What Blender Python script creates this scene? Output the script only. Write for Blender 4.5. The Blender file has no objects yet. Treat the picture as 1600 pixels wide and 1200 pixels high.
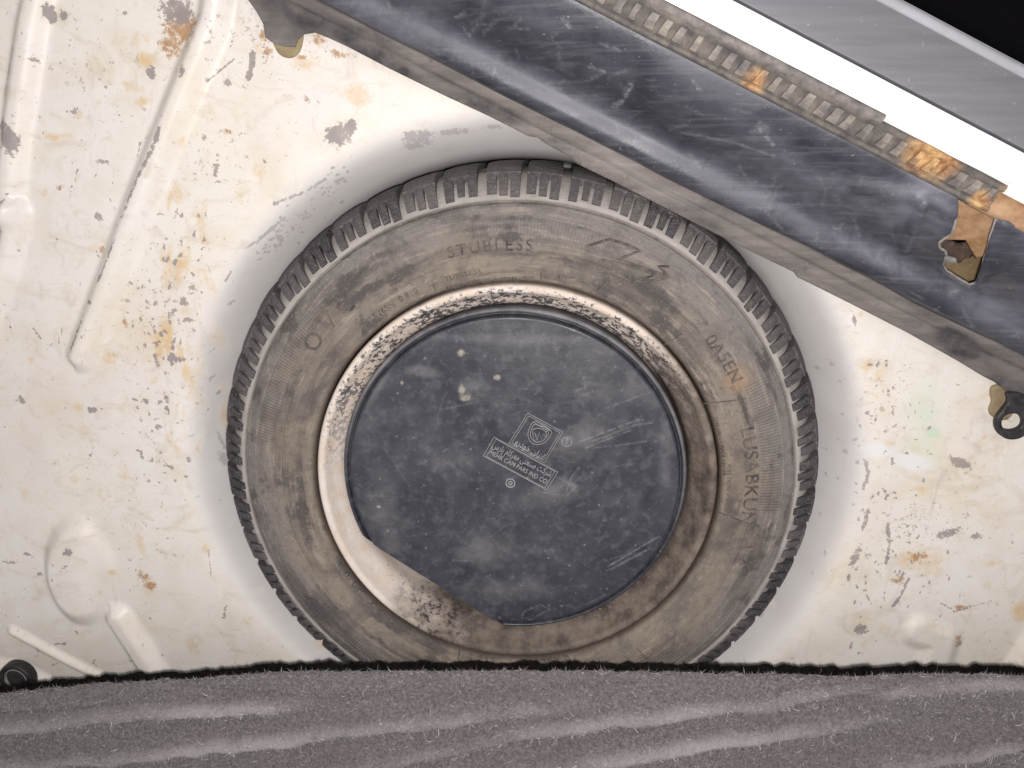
import bpy, math, random
import numpy as np
from mathutils import Vector, Matrix
from mathutils.geometry import delaunay_2d_cdt

R = math.radians
rng = np.random.default_rng(7)
random.seed(7)
SC = bpy.context.scene
COL = SC.collection

# ------------------------------------------------------------------ camera
CAM = np.array([0.0379035, 0.28287717, 0.65022485])
RT = np.array([0.99799216, 0.00340977, -0.0632458])
UP = np.array([-0.02114762, 0.95918481, -0.28198808])
FW = np.array([-0.0597029, -0.28275939, -0.95733102])
cam = bpy.data.cameras.new('camera')
camo = bpy.data.objects.new('camera', cam)
COL.objects.link(camo)
cam.sensor_width = 36.0
cam.lens = 36.0 * 1232.0 / 1600.0
cam.clip_start = 0.01
cam.clip_end = 50
camo.matrix_world = Matrix(((RT[0], UP[0], -FW[0], CAM[0]), (RT[1], UP[1], -FW[1], CAM[1]), (RT[2], UP[2], -FW[2], CAM[2]), (0, 0, 0, 1)))
SC.camera = camo

# ------------------------------------------------------------------ light
world = bpy.data.worlds.new('World')
SC.world = world
world.use_nodes = True
bg = world.node_tree.nodes['Background']
bg.inputs[0].default_value = (0.97, 0.965, 1.0, 1)
bg.inputs[1].default_value = 0.40

# the phone's own lamp beside the lens; it throws thin shadows up and to the left of raised edges
fl_ = bpy.data.lights.new('phone_lamp', 'POINT')
fl_.energy = 20.5
fl_.shadow_soft_size = 0.011
fl_.color = (1.0, 0.968, 0.958)
flo = bpy.data.objects.new('phone_lamp', fl_); COL.objects.link(flo)
flo.location = Vector(CAM - UP * .020 + RT * .009 - FW * .006)
SC.view_settings.view_transform = 'Standard'
SC.view_settings.look = 'None'
SC.view_settings.exposure = 0.0
SC.view_settings.gamma = 1.0

# ------------------------------------------------------------------ helpers
def px(x, y, z):
    """point at height z that stands at photo pixel (x, y) of 1600 x 1200"""
    d = FW + RT * (x - 800) / 1232.0 + UP * (600 - y) / 1232.0
    return CAM + d * (z - CAM[2]) / d[2]

def pxl(pts, z):
    return np.array([px(a, b, z)[:2] for a, b in pts])

def mesh_np(name, V, F, attrs=None, smooth=True):
    V = np.asarray(V, float).reshape(-1, 3)
    me = bpy.data.meshes.new(name)
    if isinstance(F, np.ndarray):
        k = F.shape[1]
        me.vertices.add(len(V)); me.vertices.foreach_set('co', V.ravel())
        me.loops.add(F.size); me.loops.foreach_set('vertex_index', F.ravel().astype(np.int32))
        me.polygons.add(len(F))
        me.polygons.foreach_set('loop_start', np.arange(0, F.size, k, dtype=np.int32))
        me.polygons.foreach_set('loop_total', np.full(len(F), k, dtype=np.int32))
        me.update(calc_edges=True)
    else:
        me.from_pydata(V.tolist(), [], F)
    if smooth:
        me.polygons.foreach_set('use_smooth', np.ones(len(me.polygons), bool))
    for k_, a in (attrs or {}).items():
        at = me.attributes.new(k_, 'FLOAT', 'POINT')
        at.data.foreach_set('value', np.asarray(a, np.float32))
    me.validate()
    return me

def empty(name, loc, label, cat, group=None):
    o = bpy.data.objects.new(name, None); COL.objects.link(o)
    o.empty_display_size = 0.02
    o.location = loc
    tag(o, label, cat, group)
    return o

def tag(o, label=None, cat=None, group=None, kind=None):
    if label: o['label'] = label
    if cat: o['category'] = cat
    if group: o['group'] = group
    if kind: o['kind'] = kind
    return o

def obj(name, me, mat, parent=None):
    """mesh data is in world coordinates; parts of an Empty undo its offset, sub-parts need none"""
    o = bpy.data.objects.new(name, me); COL.objects.link(o)
    if mat is not None and not me.materials: me.materials.append(mat)
    if parent is not None:
        o.parent = parent
        if parent.type == 'EMPTY': o.location = -Vector(parent.location)
    return o

def in_poly(P, poly):
    x, y = P[:, 0], P[:, 1]; r = np.zeros(len(P), bool); n = len(poly)
    for i in range(n):
        x1, y1 = poly[i]; x2, y2 = poly[(i + 1) % n]
        if y1 == y2: continue
        c = ((y1 > y) != (y2 > y)) & (x < (x2 - x1) * (y - y1) / (y2 - y1) + x1)
        r ^= c
    return r

def densify(poly, d, closed=True):
    out = []; n = len(poly)
    for i in range(n if closed else n - 1):
        a = np.array(poly[i], float); b = np.array(poly[(i + 1) % n], float)
        k = max(1, int(np.linalg.norm(b - a) / d))
        for j in range(k): out.append(a + (b - a) * j / k)
    if not closed: out.append(np.array(poly[-1], float))
    return np.array(out)

def smooth_poly(p, it=2, closed=True):
    p = np.asarray(p, float)
    for _ in range(it):
        if closed:
            q = np.roll(p, -1, 0)
            p = np.stack([.75 * p + .25 * q, .25 * p + .75 * q], 1).reshape(-1, 2)
        else:
            a, b = p[:-1], p[1:]
            m = np.stack([.75 * a + .25 * b, .25 * a + .75 * b], 1).reshape(-1, 2)
            p = np.vstack([p[:1], m, p[-1:]])
    return p

def cdt(outline, holes, step, du=None):
    """triangulated sheet inside an outline with holes; returns 2D verts, triangles"""
    du = du or step
    loops = [densify(outline, step)] + [densify(h, step * .7) for h in holes]
    lo = outline.min(0); hi = outline.max(0)
    gx, gy = np.meshgrid(np.arange(lo[0], hi[0], du), np.arange(lo[1], hi[1], step))
    G = np.stack([gx.ravel(), gy.ravel()], 1)
    G = G + rng.uniform(-.12, .12, G.shape) * step
    G = G[in_poly(G, outline)]
    for h in holes: G = G[~in_poly(G, h)]
    P = []; Eg = []
    for l in loops:
        s = len(P); P += [tuple(q) for q in l]; n = len(l)
        Eg += [(s + i, s + (i + 1) % n) for i in range(n)]
    P += [tuple(q) for q in G]
    v, e, f, *_ = delaunay_2d_cdt([Vector(q) for q in P], Eg, [], 0, 1e-6)
    V = np.array([(q.x, q.y) for q in v]); Fc = np.array(f)
    c = V[Fc].mean(1)
    k = in_poly(c, outline)
    for h in holes: k &= ~in_poly(c, h)
    Fc = Fc[k]
    a = V[Fc]; ar = np.cross(a[:, 1] - a[:, 0], a[:, 2] - a[:, 0])
    Fc[ar < 0] = Fc[ar < 0][:, ::-1]
    return V, Fc[np.abs(ar) > 1e-12]

def thicken(V, F, off):
    """give a 3D triangle sheet a back side, off = vector(s) to the back"""
    n = len(V); F = np.asarray(F)
    E = np.concatenate([F[:, [0, 1]], F[:, [1, 2]], F[:, [2, 0]]])
    key = {}
    for a, b in E: key[(a, b)] = 1
    side = []
    for a, b in E:
        if (b, a) not in key:
            side += [(a, b + n, b), (a, a + n, b + n)]
    # side walls keep their own normals by sharp shading through doubled verts
    V2 = np.vstack([V, V + off])
    F2 = np.vstack([F, F[:, ::-1] + n] + ([np.array(side)] if side else []))
    return V2, F2

def lathe(prof, n=360, a0=0, a1=2 * math.pi, cx=0, cy=0):
    prof = np.asarray(prof, float); m = len(prof)
    full = abs(a1 - a0 - 2 * math.pi) < 1e-6
    th = np.linspace(a0, a1, n, endpoint=not full)
    r = prof[:, 0][None]; z = prof[:, 1][None]
    V = np.stack([cx + r * np.cos(th)[:, None], cy + r * np.sin(th)[:, None], z + 0 * th[:, None]], -1).reshape(-1, 3)
    i = np.arange(n if full else n - 1)[:, None]; j = np.arange(m - 1)[None]
    i2 = (i + 1) % n
    F = np.stack([i * m + j, i2 * m + j, i2 * m + j + 1, i * m + j + 1], -1).reshape(-1, 4)
    return V, F

def catmull(p, k=6):
    p = np.asarray(p, float); out = []
    q = np.vstack([2 * p[0] - p[1], p, 2 * p[-1] - p[-2]])
    for i in range(1, len(q) - 2):
        for t in np.arange(k) / k:
            out.append(.5 * (2 * q[i] + (q[i + 1] - q[i - 1]) * t + (2 * q[i - 1] - 5 * q[i] + 4 * q[i + 1] - q[i + 2]) * t * t + (3 * q[i] - q[i - 1] - 3 * q[i + 1] + q[i + 2]) * t ** 3))
    out.append(p[-1]); return np.array(out)

def seg_dist(P, pts):
    """distance, signed side and arclength parameter from points to a polyline"""
    best = np.full(len(P), 1e9); side = np.zeros(len(P)); par = np.zeros(len(P))
    L = [0]
    for i in range(len(pts) - 1): L.append(L[-1] + np.linalg.norm(pts[i + 1] - pts[i]))
    for i in range(len(pts) - 1):
        a, b = pts[i], pts[i + 1]; d = b - a; l = np.linalg.norm(d); d = d / l
        w = P - a; t = np.clip(w @ d, 0, l); q = w - t[:, None] * d
        di = np.hypot(q[:, 0], q[:, 1]); m = di < best
        best[m] = di[m]; side[m] = np.sign(d[0] * w[m, 1] - d[1] * w[m, 0]); par[m] = (L[i] + t[m]) / L[-1]
    return best, side, par

def near(P, pts, rad):
    lo = pts.min(0) - rad; hi = pts.max(0) + rad
    return np.nonzero((P[:, 0] > lo[0]) & (P[:, 0] < hi[0]) & (P[:, 1] > lo[1]) & (P[:, 1] < hi[1]))[0]

def add_line(A, P, pts, w, s=1.0, soft=1.0):
    pts = np.asarray(pts); i = near(P, pts, w * 2.2)
    if len(i) == 0: return
    d, _, _ = seg_dist(P[i], pts)
    A[i] = np.maximum(A[i], s * np.clip(1.5 - d / w, 0, 1) ** soft)

def add_blob(A, P, c, rx, ry, ang=0, s=1.0):
    d = P - np.asarray(c); r = max(rx, ry) * 2.2
    i = np.nonzero((np.abs(d[:, 0]) < r) & (np.abs(d[:, 1]) < r))[0]
    if len(i) == 0: return
    ca, sa = math.cos(ang), math.sin(ang); d = d[i]
    q = np.hypot((d[:, 0] * ca + d[:, 1] * sa) / rx, (-d[:, 0] * sa + d[:, 1] * ca) / ry)
    A[i] = np.maximum(A[i], s * np.clip(1.5 - q, 0, 1))

def vnoise(P, scale, seed=0, oct=3):
    """cheap 2D value noise in numpy, 0..1"""
    out = np.zeros(len(P)); amp = 1; tot = 0
    g = np.random.default_rng(seed)
    for o in range(oct):
        T = g.random((256, 256)); q = P * scale * 2 ** o + 100.3
        i = np.floor(q).astype(int); f = q - i; f = f * f * (3 - 2 * f)
        a = T[i[:, 0] % 256, i[:, 1] % 256]; b = T[(i[:, 0] + 1) % 256, i[:, 1] % 256]
        c = T[i[:, 0] % 256, (i[:, 1] + 1) % 256]; d = T[(i[:, 0] + 1) % 256, (i[:, 1] + 1) % 256]
        out += amp * ((a * (1 - f[:, 0]) + b * f[:, 0]) * (1 - f[:, 1]) + (c * (1 - f[:, 0]) + d * f[:, 0]) * f[:, 1])
        tot += amp; amp *= .5
    return out / tot

def ribbons(lines, w, h, base):
    """raised flat-topped strokes; lines = lists of 2D points, base(P2)->z"""
    V = []; F = []
    for ln in lines:
        ln = np.asarray(ln, float); closed = np.allclose(ln[0], ln[-1])
        d = np.diff(ln, axis=0); d = d / np.maximum(np.linalg.norm(d, axis=1, keepdims=True), 1e-9)
        if closed:
            t = np.vstack([d[-1] + d[0], d[:-1] + d[1:], d[-1] + d[0]])
        else:
            t = np.vstack([d[0], d[:-1] + d[1:], d[-1]])
        t = t / np.maximum(np.linalg.norm(t, axis=1, keepdims=True), 1e-9)
        nrm = np.stack([-t[:, 1], t[:, 0]], 1)
        z = base(ln)
        s = len(V); m = len(ln)
        for i in range(m):
            a = ln[i] + nrm[i] * w / 2; b = ln[i] - nrm[i] * w / 2; a2 = ln[i] + nrm[i] * w * .28; b2 = ln[i] - nrm[i] * w * .28
            V += [(a[0], a[1], z[i] - .0002), (a2[0], a2[1], z[i] + h), (b2[0], b2[1], z[i] + h), (b[0], b[1], z[i] - .0002)]
        for i in range(m - 1):
            o = s + 4 * i
            for k in range(3): F.append((o + k, o + k + 4, o + k + 5, o + k + 1))
    return np.array(V), F

# ------------------------------------------------------------------ materials
class NT:
    def __init__(s, name):
        s.m = bpy.data.materials.new(name); s.m.use_nodes = True
        s.t = s.m.node_tree; s.b = s.t.nodes['Principled BSDF']
    def n(s, typ, ins=None, **kw):
        nd = s.t.nodes.new(typ)
        for k, v in kw.items(): setattr(nd, k, v)
        for k, v in (ins or {}).items(): s.set(nd.inputs[k], v)
        return nd
    def set(s, inp, v):
        if isinstance(v, bpy.types.NodeSocket): s.t.links.new(v, inp)
        elif isinstance(v, bpy.types.Node): s.t.links.new(v.outputs[0], inp)
        else:
            if isinstance(v, tuple) and len(v) == 3 and inp.type == 'RGBA': v = v + (1,)
            inp.default_value = v
    def math(s, op, a, b=0.0, c=0.0, clamp=False):
        return s.n('ShaderNodeMath', {0: a, 1: b, 2: c}, operation=op, use_clamp=clamp).outputs[0]
    def coord(s): return s.n('ShaderNodeNewGeometry').outputs['Position']
    def scale(s, v, sc, rot=(0, 0, 0)): return s.n('ShaderNodeMapping', {'Vector': v, 'Scale': sc, 'Rotation': rot}).outputs[0]
    def noise(s, vec, sc, det=4, rough=.55, dist=0.0):
        return s.n('ShaderNodeTexNoise', {'Vector': vec, 'Scale': sc, 'Detail': det, 'Roughness': rough, 'Distortion': dist}).outputs[0]
    def ramp(s, f, lo, hi, a=0.0, b=1.0):
        return s.n('ShaderNodeMapRange', {'Value': f, 'From Min': lo, 'From Max': hi, 'To Min': a, 'To Max': b}, clamp=True).outputs[0]
    def mix(s, f, a, b):
        nd = s.n('ShaderNodeMix', data_type='RGBA'); s.set(nd.inputs[0], f); s.set(nd.inputs[6], a); s.set(nd.inputs[7], b)
        return nd.outputs[2]
    def attr(s, nm): return s.n('ShaderNodeAttribute', attribute_name=nm).outputs['Fac']
    def bump(s, h, strength=.3, dist=.001, prev=None):
        nd = s.n('ShaderNodeBump', {'Height': h, 'Strength': strength, 'Distance': dist})
        if prev is not None: s.set(nd.inputs['Normal'], prev)
        return nd.outputs[0]
    def ball(s, vec, c, rad, soft=.5):
        d = s.n('ShaderNodeVectorMath', {0: vec, 1: tuple(c)}, operation='DISTANCE').outputs['Value']
        return s.ramp(d, rad * (1 - soft), rad * (1 + soft), 1, 0)
    def out(s, col=None, rough=None, normal=None, spec=None, metal=None, sheen=None):
        for k, v in (('Base Color', col), ('Roughness', rough), ('Normal', normal), ('Specular IOR Level', spec), ('Metallic', metal), ('Sheen Weight', sheen)):
            if v is not None: s.set(s.b.inputs[k], v)
        return s.m

def mat_floor():
    m = NT('cream_paint'); c = m.coord()
    big = m.noise(c, 7, 4); mid = m.noise(c, 30, 5); fine = m.noise(c, 160, 4, .65); vf = m.noise(c, 420, 3, .6); rag = m.noise(c, 230, 6, .75)
    col = m.mix(m.ramp(big, .3, .7), (.80, .735, .64), (.80, .755, .715))
    col = m.mix(m.ramp(mid, .46, .72, 0, .42), col, (.68, .575, .44))
    col = m.mix(m.ramp(m.noise(c, 5, 4, .6), .5, .7, 0, .35), col, (.70, .60, .585))
    col = m.mix(m.ramp(rag, .56, .78, 0, .35), col, (.55, .46, .37))
    col = m.mix(m.ramp(m.noise(c, 14, 5, .6), .56, .72, 0, .35), col, (.70, .55, .34))
    sm = m.noise(m.scale(c, (24, 40, 20), (0, 0, R(35))), 1, 6, .68, 1.2)
    col = m.mix(m.ramp(sm, .54, .74, 0, .55), col, (.56, .44, .30))
    sm2 = m.noise(m.scale(c, (55, 18, 20), (0, 0, R(-20))), 1, 6, .7, 1.0)
    col = m.mix(m.ramp(sm2, .58, .76, 0, .5), col, (.52, .45, .40))
    # fine specks of dirt, denser in patches
    dens = m.math('ADD', m.ramp(m.noise(c, 9, 3), .3, .7, 0, .085), m.math('MULTIPLY', m.attr('dirt'), .06))
    sp = m.math('ADD', fine, dens)
    col = m.mix(m.ramp(sp, .70, .77, 0, .65), col, (.33, .26, .20))
    sp2 = m.math('ADD', vf, dens)
    col = m.mix(m.ramp(sp2, .76, .79, 0, .7), col, (.22, .18, .16))
    # streak scratches
    st = m.noise(m.scale(c, (60, 420, 1), (0, 0, R(58))), 1, 3, .6)
    col = m.mix(m.math('MULTIPLY', m.ramp(st, .68, .72, 0, .55), m.ramp(big, .4, .6)), col, (.42, .36, .31))
    # stains
    o = m.attr('ochre'); ov = m.math('ADD', m.math('ADD', o, m.math('MULTIPLY', m.math('SUBTRACT', mid, .5), 2.2)), m.math('MULTIPLY', m.math('SUBTRACT', rag, .5), 1.3))
    col = m.mix(m.math('MULTIPLY', m.ramp(ov, .35, 1.0, 0, .7), m.ramp(o, 0, .3)), col, (.68, .44, .17))
    ru = m.attr('rust'); rv = m.math('ADD', ru, m.math('ADD', m.math('MULTIPLY', m.math('SUBTRACT', rag, .5), 3.2), m.math('MULTIPLY', m.math('SUBTRACT', mid, .5), 1.5)))
    col = m.mix(m.math('MULTIPLY', m.ramp(rv, .5, .95, 0, .85), m.ramp(ru, 0, .3)), col, (.42, .22, .09))
    g = m.attr('green'); col = m.mix(m.math('MULTIPLY', g, m.ramp(mid, .2, .7, .2, .55)), col, (.42, .72, .47))
    w = m.attr('white'); wv = m.math('ADD', w, m.math('MULTIPLY', m.math('SUBTRACT', mid, .5), .8))
    col = m.mix(m.math('MULTIPLY', m.ramp(wv, .3, .9, 0, .7), m.ramp(w, 0, .3)), col, (.80, .80, .80))
    ch = m.attr('chip'); cv = m.math('ADD', ch, m.math('ADD', m.math('MULTIPLY', m.math('SUBTRACT', rag, .5), 3.4), m.math('MULTIPLY', m.math('SUBTRACT', mid, .5), 1.6)))
    cm = m.math('MULTIPLY', m.ramp(cv, .58, .74, 0, .9), m.ramp(ch, .02, .15))
    tint = m.mix(m.ramp(mid, .4, .6), (.40, .325, .28), (.29, .255, .25))
    col = m.mix(cm, col, tint)
    we = m.attr('well'); wl = m.mix(m.ramp(mid, .35, .7), (.645, .615, .605), (.70, .675, .67))
    wl = m.mix(m.math('MULTIPLY', cm, .55), wl, (.36, .33, .33))
    col = m.mix(m.math('MULTIPLY', we, m.ramp(m.math('SUBTRACT', .75, m.math('MULTIPLY', o, 1.2)), .0, .6, .25, .88)), col, wl)
    kk = m.attr('khaki'); col = m.mix(kk, col, (.36, .27, .15))
    h = m.math('SUBTRACT', m.math('MULTIPLY', m.noise(c, 60, 4), .6), m.math('MULTIPLY', cm, .5))
    return m.out(col, m.ramp(cm, 0, 1, .42, .7), m.bump(h, .25, .0012), .4)

def mat_tyre(dark):
    m = NT('worn_rubber' if dark else 'dusty_rubber'); c = m.coord()
    sx = m.n('ShaderNodeSeparateXYZ', {0: c}); x, y, z = sx.outputs
    r = m.math('SQRT', m.math('ADD', m.math('MULTIPLY', x, x), m.math('MULTIPLY', y, y)))
    if dark:
        n1 = m.noise(c, 130, 5, .65); n2 = m.noise(c, 700, 3, .6)
        geo = m.n('ShaderNodeNewGeometry').outputs['Random Per Island']
        gn = m.n('ShaderNodeObjectInfo').outputs['Random']
        col = m.mix(m.ramp(n1, .3, .7), (.026, .023, .028), (.085, .075, .077))
        col = m.mix(m.math('MULTIPLY', m.ramp(m.noise(c, 26, 4, .6), .35, .65, .25, 1), m.ramp(n2, .52, .68, 0, .75)), col, (.27, .245, .23))
        col = m.mix(m.math('MULTIPLY', gn, .35), col, (.22, .20, .185))
        return m.out(col, .8, m.bump(m.math('ADD', n2, n1), .5, .0012), .25)
    cx = m.math('DIVIDE', x, r); cy = m.math('DIVIDE', y, r)
    pol = m.n('ShaderNodeCombineXYZ', {0: m.math('MULTIPLY', cx, .9), 1: m.math('MULTIPLY', cy, .9), 2: m.math('MULTIPLY', r, 34)}).outputs[0]
    str1 = m.noise(pol, 2.2, 5, .6); str2 = m.noise(pol, 7, 4, .6)
    n1 = m.noise(c, 45, 5, .6); n2 = m.noise(c, 380, 3, .6); n0 = m.noise(c, 6, 3)
    col = m.mix(m.ramp(n0, .35, .65), (.255, .205, .160), (.185, .158, .136))
    col = m.mix(m.ramp(r, .200, .236), col, (.205, .183, .172))
    col = m.mix(m.ramp(str1, .47, .62, 0, .75), col, (.10, .086, .078))
    col = m.mix(m.ramp(str2, .56, .7, 0, .6), col, (.35, .295, .235))
    mk = m.math('ADD', n1, m.math('MULTIPLY', m.math('SUBTRACT', str1, .5), .8))
    col = m.mix(m.ramp(mk, .55, .66, 0, .75), col, (.07, .062, .062))
    col = m.mix(m.ramp(n2, .58, .72, 0, .35), col, (.42, .37, .31))
    col = m.mix(m.math('MULTIPLY', m.ball(c, px(1155, 590, .01), .011, .6), m.ramp(n1, .35, .6, .1, .5)), col, (.42, .23, .10))
    col = m.mix(m.math('MULTIPLY', m.ramp(m.noise(c, 9, 5, .65, .8), .5, .68, 0, .7), m.ramp(r, .236, .226)), col, (.225, .178, .135))
    gr1 = m.noise(c, 150, 5, .7); ring = m.math('SINE', m.math('MULTIPLY', r, 2600))
    col = m.mix(m.ramp(gr1, .5, .66, 0, .36), col, (.085, .072, .064))
    pm = m.noise(c, 17, 5, .68, 1.2)
    col = m.mix(m.ramp(pm, .52, .66, 0, .55), col, (.095, .082, .076))
    # shoulder grooves hold pale dust
    col = m.mix(m.math('MULTIPLY', m.math('MULTIPLY', m.ramp(r, .2440, .2465, 0, .85), m.ramp(z, -.034, -.022)), m.ramp(n1, .3, .6, .45, 1)), col, (.43, .39, .36))
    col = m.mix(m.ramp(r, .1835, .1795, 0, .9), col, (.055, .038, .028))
    ang = m.math('ARCTAN2', y, x)
    hat = m.math('SINE', m.math('MULTIPLY', ang, 520))
    band = m.math('MULTIPLY', m.ramp(r, .2135, .2145), m.ramp(r, .2325, .2315))
    sect = m.ramp(m.math('SINE', m.math('ADD', m.math('MULTIPLY', ang, 5), .6)), .1, .25)
    hb = m.math('MULTIPLY', m.math('MULTIPLY', hat, band), sect)
    col = m.mix(m.math('MULTIPLY', m.ramp(hb, .2, .8, 0, .28), 1.0), col, (.12, .11, .115))
    nb = m.bump(hb, .5, .0006)
    nb = m.bump(m.math('ADD', m.math('ADD', n2, m.math('MULTIPLY', ring, .05)), m.math('ADD', m.math('MULTIPLY', str2, .8), gr1)), .5, .0010, nb)
    return m.out(col, .82, nb, .22)

def mat_letter():
    m = NT('raised_rubber'); c = m.coord(); n = m.noise(c, 120, 4, .6)
    return m.out(m.mix(m.ramp(n, .35, .65), (.060, .052, .049), (.165, .140, .118)), .85, m.bump(n, .3, .0006), .2)

def mat_rim():
    m = NT('chipped_rim_paint'); c = m.coord()
    sx = m.n('ShaderNodeSeparateXYZ', {0: c}); x, y, z = sx.outputs
    r = m.math('SQRT', m.math('ADD', m.math('MULTIPLY', x, x), m.math('MULTIPLY', y, y)))
    n1 = m.noise(c, 55, 5, .65); n2 = m.noise(c, 230, 5, .7); n3 = m.noise(c, 12, 3)
    col = m.mix(m.ramp(n1, .35, .65), (.62, .51, .415), (.70, .625, .57))
    # baked-on brown grime covers the right and lower part of the ring
    d = m.math('ADD', m.math('MULTIPLY', x, 3.6), m.math('MULTIPLY', y, -1.8))
    gr = m.math('ADD', m.math('ADD', d, m.math('MULTIPLY', m.math('SUBTRACT', n1, .5), 1.0)), m.math('MULTIPLY', m.math('SUBTRACT', n3, .5), .9))
    col = m.mix(m.ramp(m.math('ADD', gr, m.math('MULTIPLY', m.ramp(y, -.085, -.165), .45)), -.02, .42, 0, .97), col, m.mix(m.ramp(n1, .35, .65), (.055, .043, .037), (.19, .148, .118)))
    # black flaking band on the upper half
    up = m.ramp(m.math('ADD', m.math('MULTIPLY', y, 1.0), m.math('MULTIPLY', x, -.15)), .02, .11)
    fl = m.math('ADD', m.math('MULTIPLY', m.math('SUBTRACT', n2, .5), 2.2), m.math('ADD', m.math('MULTIPLY', m.math('SUBTRACT', n1, .5), 1.2), m.math('MULTIPLY', m.ramp(r, .174, .166), .1)))
    fm = m.math('MULTIPLY', m.ramp(fl, .07, .2, 0, .92), up)
    col = m.mix(m.math('MULTIPLY', fm, m.ramp(r, .1765, .1735)), col, (.035, .032, .036))
    fm2 = m.math('MULTIPLY', m.ramp(m.math('ADD', n2, m.math('MULTIPLY', n3, .3)), .76, .8), m.ramp(r, .168, .158))
    col = m.mix(fm2, col, (.30, .27, .27))
    qa, qb = px(578, 848, -.005), px(778, 974, -.005); qd = (qb - qa) / np.linalg.norm(qb - qa)
    dn = m.n('ShaderNodeVectorMath', {0: m.n('ShaderNodeVectorMath', {0: c, 1: tuple(qa)}, operation='SUBTRACT').outputs[0], 1: (-qd[1], qd[0], 0)}, operation='DOT_PRODUCT').outputs['Value']
    dn = m.math('ADD', dn, m.math('MULTIPLY', m.math('SUBTRACT', n1, .5), .012))
    lit_cream = m.math('MULTIPLY', m.ramp(dn, -.016, -.009, 0, .85), m.ball(c, px(655, 890, -.03), .062, .35))  # cream paint along the chord, with the wall's lit look painted in
    col = m.mix(lit_cream, col, m.mix(n2, (.50, .42, .37), (.64, .56, .52)))
    gl = m.math('MULTIPLY', m.ball(c, px(690, 950, -.01), .034, .5), m.ramp(m.math('ADD', m.math('MULTIPLY', m.math('SUBTRACT', n2, .5), 2.0), m.math('SUBTRACT', n1, .5)), .02, .2, 0, .9))
    col = m.mix(gl, col, (.03, .027, .028))
    col = m.mix(m.math('MULTIPLY', m.ramp(gr, .05, .4), m.ramp(n2, .54, .70, 0, .5)), col, (.25, .195, .15))
    # rust where bead and flange meet
    rs = m.math('ADD', m.ramp(r, .1735, .1775), m.math('MULTIPLY', m.math('SUBTRACT', n1, .5), 1.6))
    col = m.mix(m.ramp(rs, .85, 1.35, 0, .85), col, m.mix(n2, (.12, .065, .035), (.38, .24, .13)))
    h = m.math('ADD', n2, m.math('MULTIPLY', fm, -.6))
    return m.out(col, m.ramp(n1, .3, .7, .62, .82), m.bump(h, .4, .001), .28)

def mat_black(name, base=(.028, .029, .036), dust_tone=.55, rough=.42, along=None, dustcol=(.24, .23, .235), dust_sheen_col=(.36, .325, .285), cloud=1.0, scr=1.0):
    m = NT(name); c = m.coord()
    n0 = m.noise(c, 9, 4, .6, .6); n1 = m.noise(c, 38, 5, .65, .5); n2 = m.noise(c, 300, 4, .65)
    v = c if along is None else m.scale(c, (14, 240, 40), (0, 0, -along))
    st = m.noise(v, 1 if along is not None else 120, 4, .6)
    d = m.math('ADD', m.math('MULTIPLY', n0, .6), m.math('MULTIPLY', n1, .4))
    col = m.mix(m.ramp(d, .42, .68, 0, dust_tone * cloud), base, dustcol)
    col = m.mix(m.ramp(st, .5, .75, 0, dust_tone * .8), col, (.17, .165, .18))
    col = m.mix(m.ramp(n2, .66, .74, 0, dust_tone), col, (.40, .38, .37))
    s = m.attr('scratch'); sv = m.math('MULTIPLY', s, m.ramp(n2, .35, .62, .05, 1))
    col = m.mix(m.math('MULTIPLY', sv, .8 * scr), col, (.50, .49, .50))
    du = m.attr('dust_tone'); dv = m.math('MULTIPLY', du, m.ramp(n1, .3, .6, .3, 1))
    col = m.mix(m.math('MULTIPLY', dv, .8), col, dust_sheen_col)  # carries dust and also painted highlights on trim and cover bead
    pale = m.attr('clay'); col = m.mix(m.ramp(m.math('ADD', pale, m.math('MULTIPLY', m.math('SUBTRACT', m.noise(c, 130, 5, .7), .5), 2.2)), .4, 1.3, 0, .8), col, (.46, .40, .31))
    ro = m.math('ADD', m.ramp(d, .35, .7, rough - .08, rough + .25), m.math('MULTIPLY', du, .2))
    return m.out(col, ro, m.bump(m.math('ADD', n2, m.math('MULTIPLY', n1, 1.5)), .22, .0008), .5)

def mat_dusty_metal(ang):
    m = NT('dusty_grey_metal'); c = m.coord()
    v = m.scale(c, (12, 110, 40), (0, 0, -ang)); st = m.noise(v, 1, 6, .65, .4)
    n0 = m.noise(c, 10, 4, .6); n1 = m.noise(c, 70, 5, .65); n2 = m.noise(c, 320, 3)
    col = m.mix(m.ramp(st, .35, .65), (.155, .136, .125), (.245, .214, .196))
    col = m.mix(m.ramp(n0, .52, .7, 0, .6), col, (.11, .10, .10))
    col = m.mix(m.ramp(n1, .6, .72, 0, .55), col, (.07, .064, .066))
    col = m.mix(m.ramp(n2, .6, .75, 0, .3), col, (.36, .32, .29))
    du = m.attr('dust_tone'); col = m.mix(m.math('MULTIPLY', du, m.ramp(n1, .3, .6, .4, .95)), col, (.045, .042, .046))
    return m.out(col, .62, m.bump(m.math('ADD', st, n2), .3, .0008), .35)

def mat_seal(ang, rustpts, k0=1.0):
    m = NT('perished_rubber'); c = m.coord()
    n0 = m.noise(c, 16, 4, .6); n1 = m.noise(c, 110, 5, .65)
    col = m.mix(m.ramp(n1, .35, .65), (.20 * k0, .18 * k0, .175 * k0), (.44 * k0, .385 * k0, .325 * k0))
    col = m.mix(m.ramp(n0, .5, .65, 0, .7), col, (.16 * k0, .15 * k0, .155 * k0))
    k = 0.0
    for p, rad in rustpts: k = m.math('MAXIMUM', k, m.ball(c, p, rad, .45))
    kv = m.math('MULTIPLY', k, m.ramp(n1, .3, .55, .35, 1))
    col = m.mix(kv, col, m.mix(m.ramp(n1, .4, .62), (.36, .15, .05), (.60, .40, .19)))
    return m.out(col, .8, m.bump(n1, .4, .001), .25)

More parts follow.
